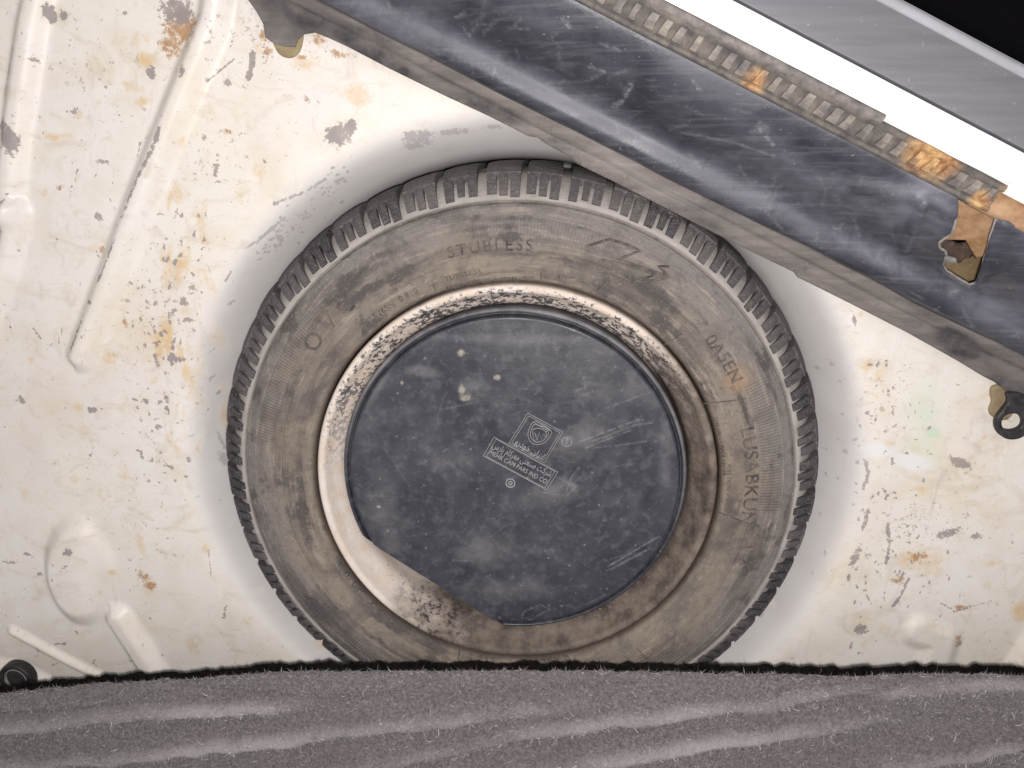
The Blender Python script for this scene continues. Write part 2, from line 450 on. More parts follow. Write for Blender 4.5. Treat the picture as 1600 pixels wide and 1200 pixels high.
def mat_paint_white():
    m = NT('white_body_paint'); c = m.coord(); n = m.noise(c, 30, 4); n2 = m.noise(c, 150, 4, .65)
    col = m.mix(m.ramp(n, .6, .75, 0, .5), (.86, .855, .84), (.80, .74, .62))
    col = m.mix(m.ramp(n2, .70, .74, 0, .8), col, (.42, .36, .30))
    return m.out(col, .3, None, .5)

def mat_bumper(ang):
    m = NT('grey_bumper_plastic'); c = m.coord()
    st = m.noise(m.scale(c, (8, 160, 30), (0, 0, -ang)), 1, 4, .6); n = m.noise(c, 300, 3); b = m.noise(c, 6, 3)
    col = m.mix(m.ramp(st, .3, .7), (.175, .168, .185), (.23, .218, .237))
    col = m.mix(m.ramp(b, .4, .65, 0, .4), col, (.19, .20, .215))
    col = m.mix(m.ramp(n, .68, .74, 0, .6), col, (.40, .39, .39))
    return m.out(col, .5, m.bump(n, .15, .0006), .4)

def mat_simple(name, a, b=None, sc=40, rough=.6, bump=.3, spec=.4):
    m = NT(name); c = m.coord(); n = m.noise(c, sc, 5, .65)
    return m.out(m.mix(m.ramp(n, .35, .65), a, b or tuple(q * 1.4 for q in a)), rough, m.bump(n, bump, .001), spec)

def mat_carpet():
    m = NT('grey_carpet'); c = m.coord(); n = m.noise(c, 420, 4, .7); b = m.noise(c, 14, 4)
    col = m.mix(m.ramp(n, .35, .65), (.10, .087, .085), (.25, .222, .218))
    col = m.mix(m.ramp(b, .4, .65, 0, .35), col, (.15, .13, .127))
    wv = m.math('ADD', m.attr('crest_light'), m.math('MULTIPLY', m.math('SUBTRACT', m.noise(c, 60, 4, .65), .5), .8))
    col = m.mix(m.ramp(wv, .15, 1.0, 0, .62), col, (.44, .40, .395))  # ridge highlights painted in as a paler colour
    return m.out(col, .95, m.bump(n, .8, .002), .1, sheen=.3)

def mat_fibre():
    m = NT('carpet_fibre'); t = m.attr('tone')
    col = m.mix(t, (.085, .075, .073), (.74, .69, .68))
    return m.out(col, .8, None, .25)

# ------------------------------------------------------------------ trunk floor with its spare-wheel well
ZF = -0.030
TH = 1500
wall = catmull([(.05, -.186), (.20, -.186), (.262, -.185), (.271, -.180), (.2745, -.165), (.2762, -.140), (.2770, -.115), (.2790, -.096), (.2835, -.0790), (.2910, -.0630), (.2990, -.0490), (.3060, -.0392), (.3130, -.0335), (.3220, -.0308), (.3320, ZF), (.347, ZF)], 7)
rings = np.vstack([[(1e-4, -.186)], wall, [(r_, ZF) for r_ in np.arange(.349, .80, .0019)]])
th = np.linspace(0, 2 * np.pi, TH, endpoint=False)
ct, st_ = np.cos(th)[:, None], np.sin(th)[:, None]
X = (rings[:, 0] * ct).ravel(); Y = (rings[:, 0] * st_).ravel(); Z = (rings[:, 1] + 0 * ct).ravel()
P = np.stack([X, Y], 1); nf = len(rings)
rr = np.hypot(X, Y)

def fl(pts, z=ZF): return pxl(pts, z)

def bead(pts, w, h, flat=0.0, z=ZF, asym=0.0):
    """raised pressed bead along a line (photo pixels, on the floor)"""
    q = fl(pts, z); i = near(P, q, w * 1.6)
    d, s, t = seg_dist(P[i], q)
    ww = w * (1 + asym * s); k = np.clip((ww - d) / (ww * (1 - flat)), 0, 1); Z[i] += h * (k * k * (3 - 2 * k))

bead([(345, -60), (332, 30), (240, 255), (126, 555)], .0175, .0115, .10, ZF, .12)
bead([(70, -60), (48, 40), (25, 200), (12, 330)], .017, .0105, .12, ZF, .12)
bead([(28, 330), (6, 420), (-60, 600)], .015, .0105, .12, ZF, .12)
bead([(20, 985), (100, 1028), (185, 1070)], .007, .0055, 0)
bead([(185, 965), (215, 1010), (262, 1085)], .018, .011, .2, ZF, .12)
bead([(1435, 985), (1470, 1000), (1452, 1060)], .021, .006, .3)
bead([(1640, 960), (1575, 1060)], .014, .009, .2)
bead([(-30, 1045), (30, 1055), (90, 1085)], .020, .009, .4)
bead([(500, -30), (455, 0)], .02, .004, .3)
# pressed boss near the left edge
c0 = px(128, 893, ZF)[:2]; q = P - c0; a_ = R(-8)
qx = q[:, 0] * math.cos(a_) + q[:, 1] * math.sin(a_); qy = -q[:, 0] * math.sin(a_) + q[:, 1] * math.cos(a_)
kk = np.clip(1.45 - np.hypot(qx / .029, qy / .048) * 1.05, 0, .5) / .5
Z += .012 * kk * kk * (3 - 2 * kk) * (1 / (1 + np.exp((qx - .012) / .006)) * .8 + .2)
# soft unevenness of old sheet metal
Z += (vnoise(P, 14, 3, 2) - .5) * .0026 * np.clip((rr - .315) / .03, 0, 1)

A = {k: np.zeros(len(P)) for k in ('chip', 'rust', 'ochre', 'green', 'white', 'dirt', 'khaki', 'well')}
A['well'] = np.clip((.322 - rr + (vnoise(P, 22, 77, 3) - .5) * .012) / .017, 0, 1)
S = 1 / 1780.0   # metres per photo pixel on the floor
def chip(x, y, rx, ry=None, ang=0, s=1, k='chip', z=ZF): add_blob(A[k], P, px(x, y, z)[:2], rx * S, (ry or rx) * S, R(ang), s)
def line(pts, w, s=1, k='chip', z=ZF): add_line(A[k], P, fl(pts, z), w * S, s)
for a in ((275, 18, 26, 18), (12, 195, 12, 13), (27, 222, 13, 22), (236, 114, 7, 8), (80, 22, 7, 13), (530, 210, 20, 15), (548, 200, 9, 12), (650, 214, 20, 11), (640, 228, 12, 6),
          (705, 205, 26, 5, 5), (765, 197, 24, 4, 4), (356, 129, 8, 6), (481, 157, 5, 11, 25), (293, 113, 4, 9, -20), (300, 452, 9, 12), (288, 472, 8, 8), (295, 500, 12, 5),
          (155, 339, 8, 9), (33, 625, 8, 8), (144, 641, 8, 5), (147, 470, 7, 4), (248, 668, 8, 7), (222, 712, 4, 10), (1310, 577, 5, 10, 30), (1335, 500, 3, 14, 20), (1353, 812, 4, 22, -8),
          (1338, 868, 6, 24, -15), (1345, 985, 11, 10), (1480, 833, 24, 7, 28), (1526, 838, 11, 7), (1498, 722, 22, 9, -25), (118, 855, 9, 8), (45, 867, 8, 4, -20), (62, 897, 5, 4),
          (15, 878, 14, 5), (100, 25, 5, 5), (340, 243, 4, 4), (318, 215, 5, 6), (338, 262, 5, 12, -20), (345, 284, 8, 3), (330, 735, 4, 14, 15), (376, 845, 4, 12), (160, 252, 12, 4), (60, 95, 6, 4),
          (245, 565, 4, 14, 10), (270, 560, 8, 6), (1345, 1020, 7, 3), (1330, 1010, 3, 8), (195, 20, 4, 4), (115, 175, 7, 4, -30), (185, 180, 5, 3), (450, 190, 4, 4), (205, 1032, 4, 3), (100, 1006, 6, 4)):
    chip(*a)
for pts, w in (([(258, 202), (247, 235), (232, 262)], 4), ([(228, 268), (215, 300), (200, 340)], 4.5), ([(188, 372), (176, 405), (162, 436)], 3), ([(137, 492), (118, 545)], 3.2), ([(396, 84), (388, 122)], 5.5),
               ([(365, 92), (335, 120), (325, 128)], 2), ([(428, 318), (470, 302), (505, 280)], 2.4), ([(382, 388), (405, 372), (440, 340)], 2.6), ([(350, 440), (358, 425)], 2.4), ([(1420, 903), (1408, 930), (1395, 948)], 3),
               ([(1352, 900), (1354, 930), (1362, 945)], 2.2), ([(1388, 815), (1390, 850), (1385, 880)], 3.5), ([(24, 75), (16, 115), (24, 110)], 2.8), ([(20, 108), (10, 150)], 2), ([(22, 310), (0, 372)], 2.5),  # last stroke follows the dark edge line of a rib
               ([(1352, 720), (1358, 740), (1350, 765)], 3), ([(1470, 942), (1492, 955), (1530, 945), (1548, 940)], 2), ([(200, 1004), (243, 1056)], 2.6), ([(325, 860), (330, 900)], 1.6), ([(322, 690), (330, 720)], 2)):
    line(pts, w * .85)
for a in ((282, 40, 30, 25), (265, 70, 18, 18), (95, 292, 9, 7), (195, 506, 5, 11), (225, 900, 12, 14), (235, 915, 14, 10), (1436, 870, 14, 8), (1404, 908, 14, 9), (1500, 950, 12, 7), (1497, 1000, 10, 14), (92, 897, 3, 9),
          (415, 55, 8, 10), (500, 62, 16, 8), (530, 85, 24, 6, -10), (470, 88, 12, 5), (1290, 668, 5, 20, 8), (420, 80, 8, 6), (350, 205, 12, 6), (160, 390, 6, 6), (1470, 240, 6, 6)):
    chip(*a[:4], a[4] if len(a) > 4 else 0, .9, 'rust')
for a in ((222, 62, 16, 14), (228, 88, 14, 14), (90, 211, 26, 9), (310, 330, 14, 28), (255, 505, 10, 22), (176, 560, 20, 9), (190, 735, 22, 26), (165, 775, 16, 24), (222, 850, 10, 38), (232, 912, 14, 20), (500, 1028, 22, 12), (270, 690, 12, 26),
          (300, 1000, 14, 40), (1450, 870, 40, 30), (1590, 960, 14, 22), (1360, 1010, 22, 20), (1525, 110, 20, 20), (85, 215, 10, 6), (470, 95, 40, 14), (1528, 790, 8, 5), (300, 620, 14, 50), (330, 530, 10, 40), (560, 150, 30, 20), (1215, 965, 8, 8), (370, 300, 20, 30)):
    chip(*a[:4], 0, .62, 'ochre')
for _ in range(260):
    a0, b0 = rng.uniform(-20, 1620), rng.uniform(-20, 1080)
    if rng.random() < .5: a0 = abs(rng.normal(150, 130))
    if rng.random() < .55: chip(a0, b0, rng.uniform(1.2, 3.4), rng.uniform(1.2, 2.6), rng.uniform(0, 180), rng.uniform(.6, .95))
    else:
        t = rng.normal(-1.1, .6); l = rng.uniform(5, 26); line([(a0, b0), (a0 + l * math.cos(t), b0 + l * math.sin(t))], rng.uniform(1.1, 2.0), rng.uniform(.6, .95))
for _ in range(130):
    a0, b0 = rng.normal(1390, 45), rng.uniform(560, 950); chip(a0, b0, rng.uniform(1.5, 3), rng.uniform(2, 6), rng.uniform(-30, 30), .9)
    a0, b0 = rng.normal(270, 35), rng.uniform(330, 760); chip(a0, b0, rng.uniform(1.5, 3.5), rng.uniform(2, 7), rng.uniform(-40, 0), .9)
    t = rng.uniform(0, 1); chip(400 + 130 * t + rng.normal(0, 8), 400 - 130 * t + rng.normal(0, 8), rng.uniform(1.5, 6), rng.uniform(1.2, 2.5), rng.uniform(20, 50), .85)
for _ in range(60):
    chip(rng.uniform(0, 500), rng.uniform(0, 1000), rng.uniform(4, 16), rng.uniform(3, 12), rng.uniform(0, 180), rng.uniform(.3, .6), 'ochre')
    chip(rng.uniform(1330, 1600), rng.uniform(450, 1040), rng.uniform(4, 16), rng.uniform(3, 12), rng.uniform(0, 180), rng.uniform(.3, .6), 'ochre')
    chip(rng.normal(290, 25), rng.uniform(300, 700), rng.uniform(4, 9), rng.uniform(10, 30), rng.uniform(-20, 10), rng.uniform(.35, .7), 'ochre')
chip(1443, 635, 24, 34, 0, .6, 'green'); chip(1458, 676, 11, 9, 0, 1.2, 'green'); chip(1440, 700, 30, 30, 0, .35, 'green')
chip(1368, 704, 30, 13, 0, 1.0, 'white'); chip(1428, 722, 36, 15, -8, 1.0, 'white')
for a in ((290, 60, 80, 60), (350, 260, 80, 50), (260, 560, 60, 160), (40, 180, 50, 60), (1370, 640, 60, 120), (1420, 850, 90, 110), (480, 60, 60, 50), (130, 130, 110, 120), (1430, 900, 80, 90), (230, 800, 40, 120), (410, 60, 40, 60)):
    chip(*a, 0, .8, 'dirt')

idx = np.arange(TH)[:, None]; jd = np.arange(nf - 1)[None]; i2 = (idx + 1) % TH
FF = np.stack([idx * nf + jd, idx * nf + jd + 1, i2 * nf + jd + 1, i2 * nf + jd], -1).reshape(-1, 4)[:, ::-1]
fc_ = P[FF[:, 0]]; FF = FF[~(((fc_ @ np.array([math.sin(R(25.3)), math.cos(R(25.3))])) > .31) & (rr[FF[:, 0]] > .35))]
M_FLOOR = mat_floor()
trunk_floor = obj('trunk_floor', mesh_np('trunk_floor', np.stack([X, Y, Z], 1), np.ascontiguousarray(FF), A), M_FLOOR)
tag(trunk_floor, kind='structure')

M_KHAKI = mat_simple('khaki_hole_fill', (.25, .19, .11), (.36, .28, .16), 90, .7)  # flat khaki slabs stand in for holes in the floor sheet
for pts in ([(424, 55), (430, 72), (436, 84), (446, 91), (458, 91), (468, 84), (473, 72), (476, 55), (470, 40), (430, 40)],
            [(1548, 600), (1545, 614), (1549, 626), (1543, 638), (1546, 648), (1556, 655), (1575, 655), (1590, 625), (1578, 600)]):
    V2, F2 = cdt(smooth_poly(fl(pts)), [], .004)
    V3 = np.c_[V2, np.full(len(V2), ZF + .0028)]
    V3, F3 = thicken(V3, F2, np.array([0, 0, -.004]))
    obj('hole_patch', mesh_np('hole_patch', V3, F3, smooth=False), M_KHAKI, trunk_floor)

ground = obj('ground', mesh_np('ground', [(-4, -4, -.75), (4, -4, -.75), (4, 6, -.75), (-4, 6, -.75)], [(0, 1, 2, 3)]), mat_simple('dark_ground', (.006, .005, .006), None, 60, .95, .3, .1))  # near-black base colour stands in for shade on the ground
tag(ground, kind='structure')

# ------------------------------------------------------------------ spare wheel
ZB = -.186
wheel = empty('spare_wheel', (0, 0, ZB), 'dusty black spare tyre on a rusty cream steel rim in the floor well', 'wheel')
M_TYRE, M_TREAD, M_LET, M_RIM = mat_tyre(False), mat_tyre(True), mat_letter(), mat_rim()
side = catmull([(.181, -.012), (.1795, -.004), (.1810, .0028), (.1850, .0065), (.195, .0092), (.207, .0108), (.220, .0104), (.231, .0078), (.2385, .0048), (.2432, .0026)], 6)
def rib_at(p, r0, w, h): p[:, 1] += h * np.clip(1 - np.abs(p[:, 0] - r0) / w, 0, 1)
dense = np.stack([np.linspace(.1835, .2428, 150), np.zeros(150)], 1); dense[:, 1] = np.interp(dense[:, 0], side[8:, 0], side[8:, 1])
rib_at(dense, .2045, .0007, .0008); rib_at(dense, .2065, .0006, .0006); rib_at(dense, .2335, .0006, .0007); rib_at(dense, .1905, .0006, .0004)
dense[:, 1] -= .0006 * np.clip((dense[:, 0] - .2070) / .0006, 0, 1) * np.clip((.2120 - dense[:, 0]) / .0006, 0, 1)
pre = side[side[:, 0] < .1835][:14]
shoulder = np.array([(.2435, -.0014), (.2442, -.0022), (.2450, -.0016), (.2456, .0002), (.2500, -.0020), (.2555, -.0072), (.2603, -.0145), (.2650, -.0245), (.2688, -.0360), (.2702, -.0505), (.2706, -.095), (.2700, -.13), (.2645, -.150), (.2560, -.168), (.243, -.176), (.22, -.1835), (.20, -.1845), (.183, -.178), (.179, -.165)])
prof = np.vstack([pre, dense, shoulder])
def side_z(r): return np.interp(r, prof[:len(pre) + 150 + 4, 0][len(pre):], prof[:len(pre) + 150 + 4, 1][len(pre):])
V, F = lathe(prof, 420)
tyre = obj('tyre', mesh_np('tyre', V, F), M_TYRE, wheel)

# tread blocks: a stippled crown block with three teeth running down the shoulder
NB = 48
sh = np.array([(.2462, .0006), (.2500, -.0012), (.2560, -.0060), (.2615, -.0130), (.2655, -.0230), (.2680, -.0350), (.2692, -.0500), (.2695, -.095), (.269, -.128)])
shd = catmull(sh, 5); nr = np.gradient(shd, axis=0); nr = np.stack([-nr[:, 1], nr[:, 0]], 1); nr /= np.linalg.norm(nr, axis=1, keepdims=True)
arc = np.r_[0, np.cumsum(np.linalg.norm(np.diff(shd, axis=0), axis=1))]
def shp(s, h):
    return np.array([np.interp(s, arc, shd[:, 0]) + h * np.interp(s, arc, nr[:, 0]), np.interp(s, arc, shd[:, 1]) + h * np.interp(s, arc, nr[:, 1])])
def slab(a0, a1, s0, s1, h0, h1, na, ns, skew=0.0):
    """solid piece of tread between two angles and two arc lengths"""
    V = []; F = []
    ss = np.linspace(s0, s1, ns)
    if s1 > .06: ss = np.r_[np.linspace(s0, .05, ns - 2), .08, s1]
    for k, s in enumerate(ss):
        b = min(1, (k + .001) / 1.0) if k == 0 else 1
        for j, a in enumerate(np.linspace(a0, a1, na)):
            edge = (.72 if s1 < .06 else .9) if (j in (0, na - 1) or k == 0) else 1.0
            h = (h0 + (h1 - h0) * k / (ns - 1)) * edge
            t = a + skew * (s - s0)
            for hh in (h, -.0012):
                r_, z_ = shp(s, hh); V.append((r_ * math.cos(t), r_ * math.sin(t), z_))
    def vi(k, j, b): return (k * na + j) * 2 + b
    for k in range(len(ss) - 1):
        for j in range(na - 1): F.append((vi(k, j, 0), vi(k + 1, j, 0), vi(k + 1, j + 1, 0), vi(k, j + 1, 0)))
        F.append((vi(k, 0, 0), vi(k, 0, 1), vi(k + 1, 0, 1), vi(k + 1, 0, 0)))
        F.append((vi(k, na - 1, 0), vi(k + 1, na - 1, 0), vi(k + 1, na - 1, 1), vi(k, na - 1, 1)))
    n = len(ss) - 1
    for j in range(na - 1):
        F.append((vi(0, j, 0), vi(0, j + 1, 0), vi(0, j + 1, 1), vi(0, j, 1)))
        F.append((vi(n, j, 0), vi(n, j, 1), vi(n, j + 1, 1), vi(n, j + 1, 0)))
    F = [tuple(reversed(f)) for f in F]
    return V, F
def join(lst):
    V = []; F = []
    for v, f in lst:
        s = len(V); V += [tuple(q) for q in v]; F += [tuple(i + s for i in g) for g in f]
    return V, F
pit = 2 * math.pi / NB; w = pit * .81
blocks = []
for vr in range(3):
    g = (.13, .18, .15)[vr]; tw = w / 3
    lst = [slab(-w / 2, w / 2, .0235, .130, .0060, .0066, 5, 7)]
    for t_ in range(3):
        a0 = -w / 2 + tw * t_ + (tw * g if t_ else 0); a1 = -w / 2 + tw * (t_ + 1) - (tw * g if t_ < 2 else 0)
        lst.append(slab(a0, a1, .0018 + .0016 * ((t_ + vr) % 3) + .0012 * (vr == 1), .0228, .0012, (.0050, .0056, .0046)[(t_ + vr) % 3], 3, 6))
    V, F = join(lst)
    blocks.append(mesh_np('tread_block', V, F, smooth=False)); blocks[-1].materials.append(M_TREAD)
for k in range(NB):
    o = obj('tread_block', blocks[int(rng.integers(0, 3))], None, tyre)
    o.rotation_euler.z = pit * (k + .5) + R(-1.2) + rng.normal(0, .0022)
    o.scale = (rng.uniform(.9988, 1.0012),) * 2 + (1,)

# raised lettering on the sidewall
def text_mesh(body, size, extrude, font_off=0.0, bold=0.0, spacing=1.0):
    cu = bpy.data.curves.new('lettering', 'FONT'); cu.body = body; cu.size = size; cu.extrude = extrude; cu.offset = bold
    cu.resolution_u = 3; cu.space_character = spacing; cu.align_x = 'CENTER'
    o = bpy.data.objects.new('lettering', cu); COL.objects.link(o)
    dg = bpy.context.evaluated_depsgraph_get(); dg.update()
    me = bpy.data.meshes.new_from_object(o.evaluated_get(dg))
    bpy.data.objects.remove(o)
    n = len(me.vertices); V = np.zeros(n * 3); me.vertices.foreach_get('co', V)
    F = [tuple(p.vertices) for p in me.polygons]
    bpy.data.meshes.remove(me)
    return V.reshape(-1, 3), F
def bend_text(body, size, r0, deg, h=.0007, spacing=1.1, bold=0.0, tall=1.0):
    """text that runs clockwise with its feet toward the rim"""
    V, F = text_mesh(body, size, .0005, bold=bold, spacing=spacing)
    a = R(deg) - V[:, 0] / r0; r_ = r0 + V[:, 1] * tall
    z = side_z(r_) + np.where(V[:, 2] > 0, h, -.0006)
    return obj('lettering', mesh_np('lettering', np.stack([r_ * np.cos(a), r_ * np.sin(a), z], 1), F, smooth=False), M_LET, tyre)
def ang_of(x, y):
    p = px(x, y, .01); return math.degrees(math.atan2(p[1], p[0])), math.hypot(p[0], p[1])
for body, size, at, h, sp, tall in (
        ('TUBELESS', .0070, (722, 429), .0004, 1.05, .8), ('STEEL BELTED RADIAL', .0056, (752, 440), .0005, 1.1, .85), ('TWI', .0075, (870, 436), .0004, 1.1, 1),
        ('STUBLESS', .0135, (765, 384), .0007, 1.25, 1.0), ('0A5EN', .0150, (1132, 560), .0009, 1.05, 1.0), ('CX008', .0085, (862, 1036), .0006, 1.5, 1), ('520', .008, (760, 1034), .0005, 1.5, 1),
        ('LUSABKUN', .0180, (1176, 745), .0009, 1.0, .9), ('CAZ', .018, (1170, 850), .0006, 1.3, 1), ('OVC', .021, (512, 505), .0009, 1.6, 1.0), ('71S /6SN  0.810', .0072, (610, 478), .0005, 1.1, 1.1),
        ('0700 000 C0 MADE UNDER', .0042, (1130, 700), .0004, 1.1, 1), ('PLIES TREAD STEEL', .0042, (1140, 760), .0004, 1.1, 1), ('MAX LOAD 1UI02', .0075, (560, 925), .0005, 1.1, 1), ('185 65', .0075, (478, 812), .0005, 1.1, 1)):
    d, r_ = ang_of(*at); bend_text(body, size, r_ - size * .33, d, h, sp, 0, tall)
# zig-zag emblem and mould marks
def polar_lines(lines, w_, h, name):
    V, F = ribbons([np.array(l) for l in lines], w_, h, lambda q: side_z(np.hypot(q[:, 0], q[:, 1])))
    return obj(name, mesh_np(name, V, F, smooth=False), M_LET, tyre)
pp = lambda pts: densify(pxl(pts, .0095), .004, False)
polar_lines([pp([(915, 385), (952, 374), (985, 385), (1000, 392), (965, 405), (1045, 432), (1028, 416), (1046, 417)]), pp([(1045, 434), (1000, 440), (985, 441), (1022, 430)]), pp([(940, 405), (1000, 420), (1040, 434)])], .0022, .0008, 'flash_emblem')
for x0, y0, x1, y1 in ((845, 437, 845, 426), (1100, 633, 1165, 622), (1122, 803, 1168, 816), (718, 1018, 714, 1040), (1040, 540, 1066, 521), (680, 455, 676, 445), (995, 1012, 1012, 1030), (930, 455, 950, 443)):
    polar_lines([pp([(x0, y0), (x1, y1)])], .0012, .0006, 'mould_mark')

# rim
rimp = catmull([(.1788, -.030), (.1785, -.008), (.1782, .0005), (.1768, .0042), (.1740, .0050), (.1712, .0035), (.1690, -.0010), (.1665, -.0060), (.1630, -.0110), (.1590, -.0170), (.1570, -.0240), (.1560, -.0400), (.150, -.070), (.12, -.075), (.05, -.078), (.01, -.078)], 5)
V, F = lathe(rimp, 300)
rim = obj('rim', mesh_np('rim', V, [tuple(reversed(f)) for f in F.tolist()]), M_RIM, wheel)
# ------------------------------------------------------------------ black tool-tray cover inside the wheel
CX, CY, ZC = -.002, .0005, -.0050
cover = empty('tool_tray_cover', (CX, CY, -.072), 'round black plastic cover with embossed emblem and one straight cut edge inside the rim', 'cover')
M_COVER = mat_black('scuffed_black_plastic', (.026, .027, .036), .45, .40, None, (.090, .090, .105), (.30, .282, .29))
M_EMB = mat_black('embossed_plastic', (.27, .25, .265), .7, .45, None, (.44, .41, .43))
ca, cb = px(578, 848, ZC)[:2], px(778, 974, ZC)[:2]
cd = (cb - ca) / np.linalg.norm(cb - ca); cn = np.array([-cd[1], cd[0]])
if cn @ (np.array([CX, CY]) - ca) < 0: cn = -cn
def clip_chord(V, keep=0.0):
    V = V.copy(); d = (V[:, :2] - ca) @ cn - keep; m = d < 0
    V[m, :2] -= d[m, None] * cn; return V
cp = catmull([(.1460, -.0052), (.1475, -.0056), (.1484, -.0068), (.1490, -.0090), (.1496, -.0112), (.1506, -.0116), (.1514, -.0100), (.1524, -.0086), (.1537, -.0083), (.1548, -.0095), (.1553, -.0125), (.1553, -.030)], 4)
V, F = lathe(cp, 400, cx=CX, cy=CY)
V = clip_chord(V)
zero = np.zeros(len(V))
thv = np.arctan2(V[:, 1] - CY, V[:, 0] - CX); rv_ = np.hypot(V[:, 0] - CX, V[:, 1] - CY)
dust_glint_ring = np.clip(1 - np.abs(thv - R(140)) / R(35), 0, 1) * (rv_ > .1512) * .9 + np.clip(1 - np.abs(thv - R(20)) / R(40), 0, 1) * (rv_ > .152) * .55 + np.clip(1 - np.abs(thv - R(75)) / R(60), 0, 1) * (rv_ > .1510) * .95  # dust at upper left; the top arc paints the bead's highlight into the colour
obj('cover_rim', mesh_np('cover_rim', V, [tuple(reversed(f)) for f in F.tolist()], {'dust_tone': dust_glint_ring, 'scratch': zero, 'clay': zero}), M_COVER, cover)
thd = np.linspace(0, 2 * np.pi, 400, endpoint=False)
outl = clip_chord(np.stack([CX + .1462 * np.cos(thd), CY + .1462 * np.sin(thd), 0 * thd], 1))[:, :2]
V2, F2 = cdt(outl, [], .00115)
A2 = {k: np.zeros(len(V2)) for k in ('scratch', 'dust_tone', 'clay')}
S2 = 1 / 1890.0
def cpx(pts): return pxl(pts, ZC)
for pts, w_, s_ in (([(905, 690), (1000, 655)], 1.0, .7), ([(915, 700), (985, 672)], 1.0, .5), ([(925, 690), (990, 665), (1020, 660)], .9, .5), ([(950, 885), (1030, 838)], 1.1, .75), ([(955, 890), (1015, 857)], 1, .6), ([(948, 892), (1000, 866)], 1, .5),
                    ([(870, 745), (900, 760), (885, 775), (850, 770)], 1.2, .5), ([(885, 770), (893, 745), (905, 730)], 1, .5), ([(820, 955), (845, 945), (858, 952), (830, 968), (815, 965), (820, 952)], 1, .45), ([(915, 945), (945, 930)], 1, .4),
                    ([(690, 640), (760, 625)], .8, .3), ([(600, 700), (640, 760)], .8, .25), ([(940, 640), (1010, 615)], .8, .4), ([(930, 700), (1010, 690)], .8, .4), ([(1000, 560), (1040, 640)], .8, .3), ([(760, 900), (800, 930)], .8, .3), ([(900, 610), (915, 605), (912, 590)], 1.3, .45)):
    add_line(A2['scratch'], V2, cpx(pts), max(w_ * S2, .0006), s_ * .6)
for _ in range(45):
    a0 = rng.uniform(560, 1050); b0 = rng.uniform(530, 950); t = rng.normal(-.5, .5); l = rng.uniform(8, 45)
    add_line(A2['scratch'], V2, cpx([(a0, b0), (a0 + l * math.cos(t), b0 + l * math.sin(t))]), .0005, rng.uniform(.06, .22))
for _ in range(70):
    add_blob(A2['scratch'], V2, cpx([(rng.uniform(550, 1060), rng.uniform(515, 965))])[0], rng.uniform(.8, 1.8) * S2, rng.uniform(.8, 1.8) * S2, 0, rng.uniform(.4, 1))
for a in ((660, 580, 24, 9, -10, .5), (735, 610, 24, 18, 0, .35), (1000, 590, 22, 22, 0, .3), (870, 770, 50, 22, 20, .45), (760, 860, 45, 30, 0, .35), (600, 800, 30, 60, 0, .25), (900, 690, 60, 26, 30, .28), (640, 540, 40, 10, 35, .4), (590, 600, 10, 40, -30, .35), (1040, 700, 10, 80, 0, .25), (800, 920, 90, 20, 0, .25), (930, 590, 40, 40, 0, .2), (810, 530, 120, 8, 0, .28)):
    add_blob(A2['dust_tone'], V2, cpx([a[:2]])[0], a[2] * S2, a[3] * S2, R(a[4]), a[5])
for a in ((720, 552, 8, 6), (727, 622, 11, 8), (722, 610, 6, 12), (776, 590, 7, 5), (591, 792, 5, 3), (628, 598, 3, 4)):
    add_blob(A2['clay'], V2, cpx([a[:2]])[0], a[2] * S2, a[3] * S2, 0, 1.0)
A2['dust_tone'] = np.clip(A2['dust_tone'] + (vnoise(V2, 45, 9, 4) - .5) * .5, 0, 1)
obj('cover_face', mesh_np('cover_face', np.c_[V2, np.full(len(V2), ZC - .0001)], F2, A2), M_COVER, cover)

emblem = None
def raised(lines, w_, h, name, parent, dz=0.0):
    V, F = ribbons(lines, w_, h, lambda q: np.full(len(q), ZC + dz))
    return obj(name, mesh_np(name, V, F, {'scratch': np.full(len(V), .25), 'dust_tone': np.zeros(len(V)), 'clay': np.zeros(len(V))}, smooth=False), M_EMB, parent)
def zoompt(pts): return pxl([(740 + a / 7.5, 620 + b / 7.5) for a, b in pts], ZC)
def frame(c):
    c = zoompt(c); m = c.mean(0); out = []
    for k in (1.0,):
        out.append(np.vstack([c, c[:1]]))
    ins = c + (m - c) / np.linalg.norm(m - c, axis=1, keepdims=True) * .0026
    out.append(np.vstack([ins, ins[:1]])); return out
plate = raised(frame([(635, 190), (1045, 410), (830, 770), (415, 545)]) + frame([(240, 470), (985, 880), (855, 1090), (115, 690)]), .0008, .0006, 'emblem_plate', cover)
shield = smooth_poly(zoompt([(705, 270), (815, 330), (925, 400), (895, 470), (830, 540), (740, 565), (665, 530), (632, 450), (650, 370)]), 1)
shield_in = smooth_poly(zoompt([(715, 310), (815, 362), (890, 410), (860, 470), (800, 520), (735, 535), (685, 505), (660, 440), (680, 370)]), 1)
horse = [zoompt([(690, 385), (740, 365), (800, 375), (850, 410)]), zoompt([(690, 400), (705, 510), (745, 500), (770, 410), (790, 500), (820, 430), (845, 470)]), zoompt([(720, 420), (735, 480)]), zoompt([(870, 370), (850, 420), (855, 460)]), zoompt([(710, 300), (760, 330), (830, 350), (905, 400)])]
raised([np.vstack([shield, shield[:1]]), np.vstack([shield_in, shield_in[:1]])] + horse, .0007, .0006, 'shield_emblem', plate)
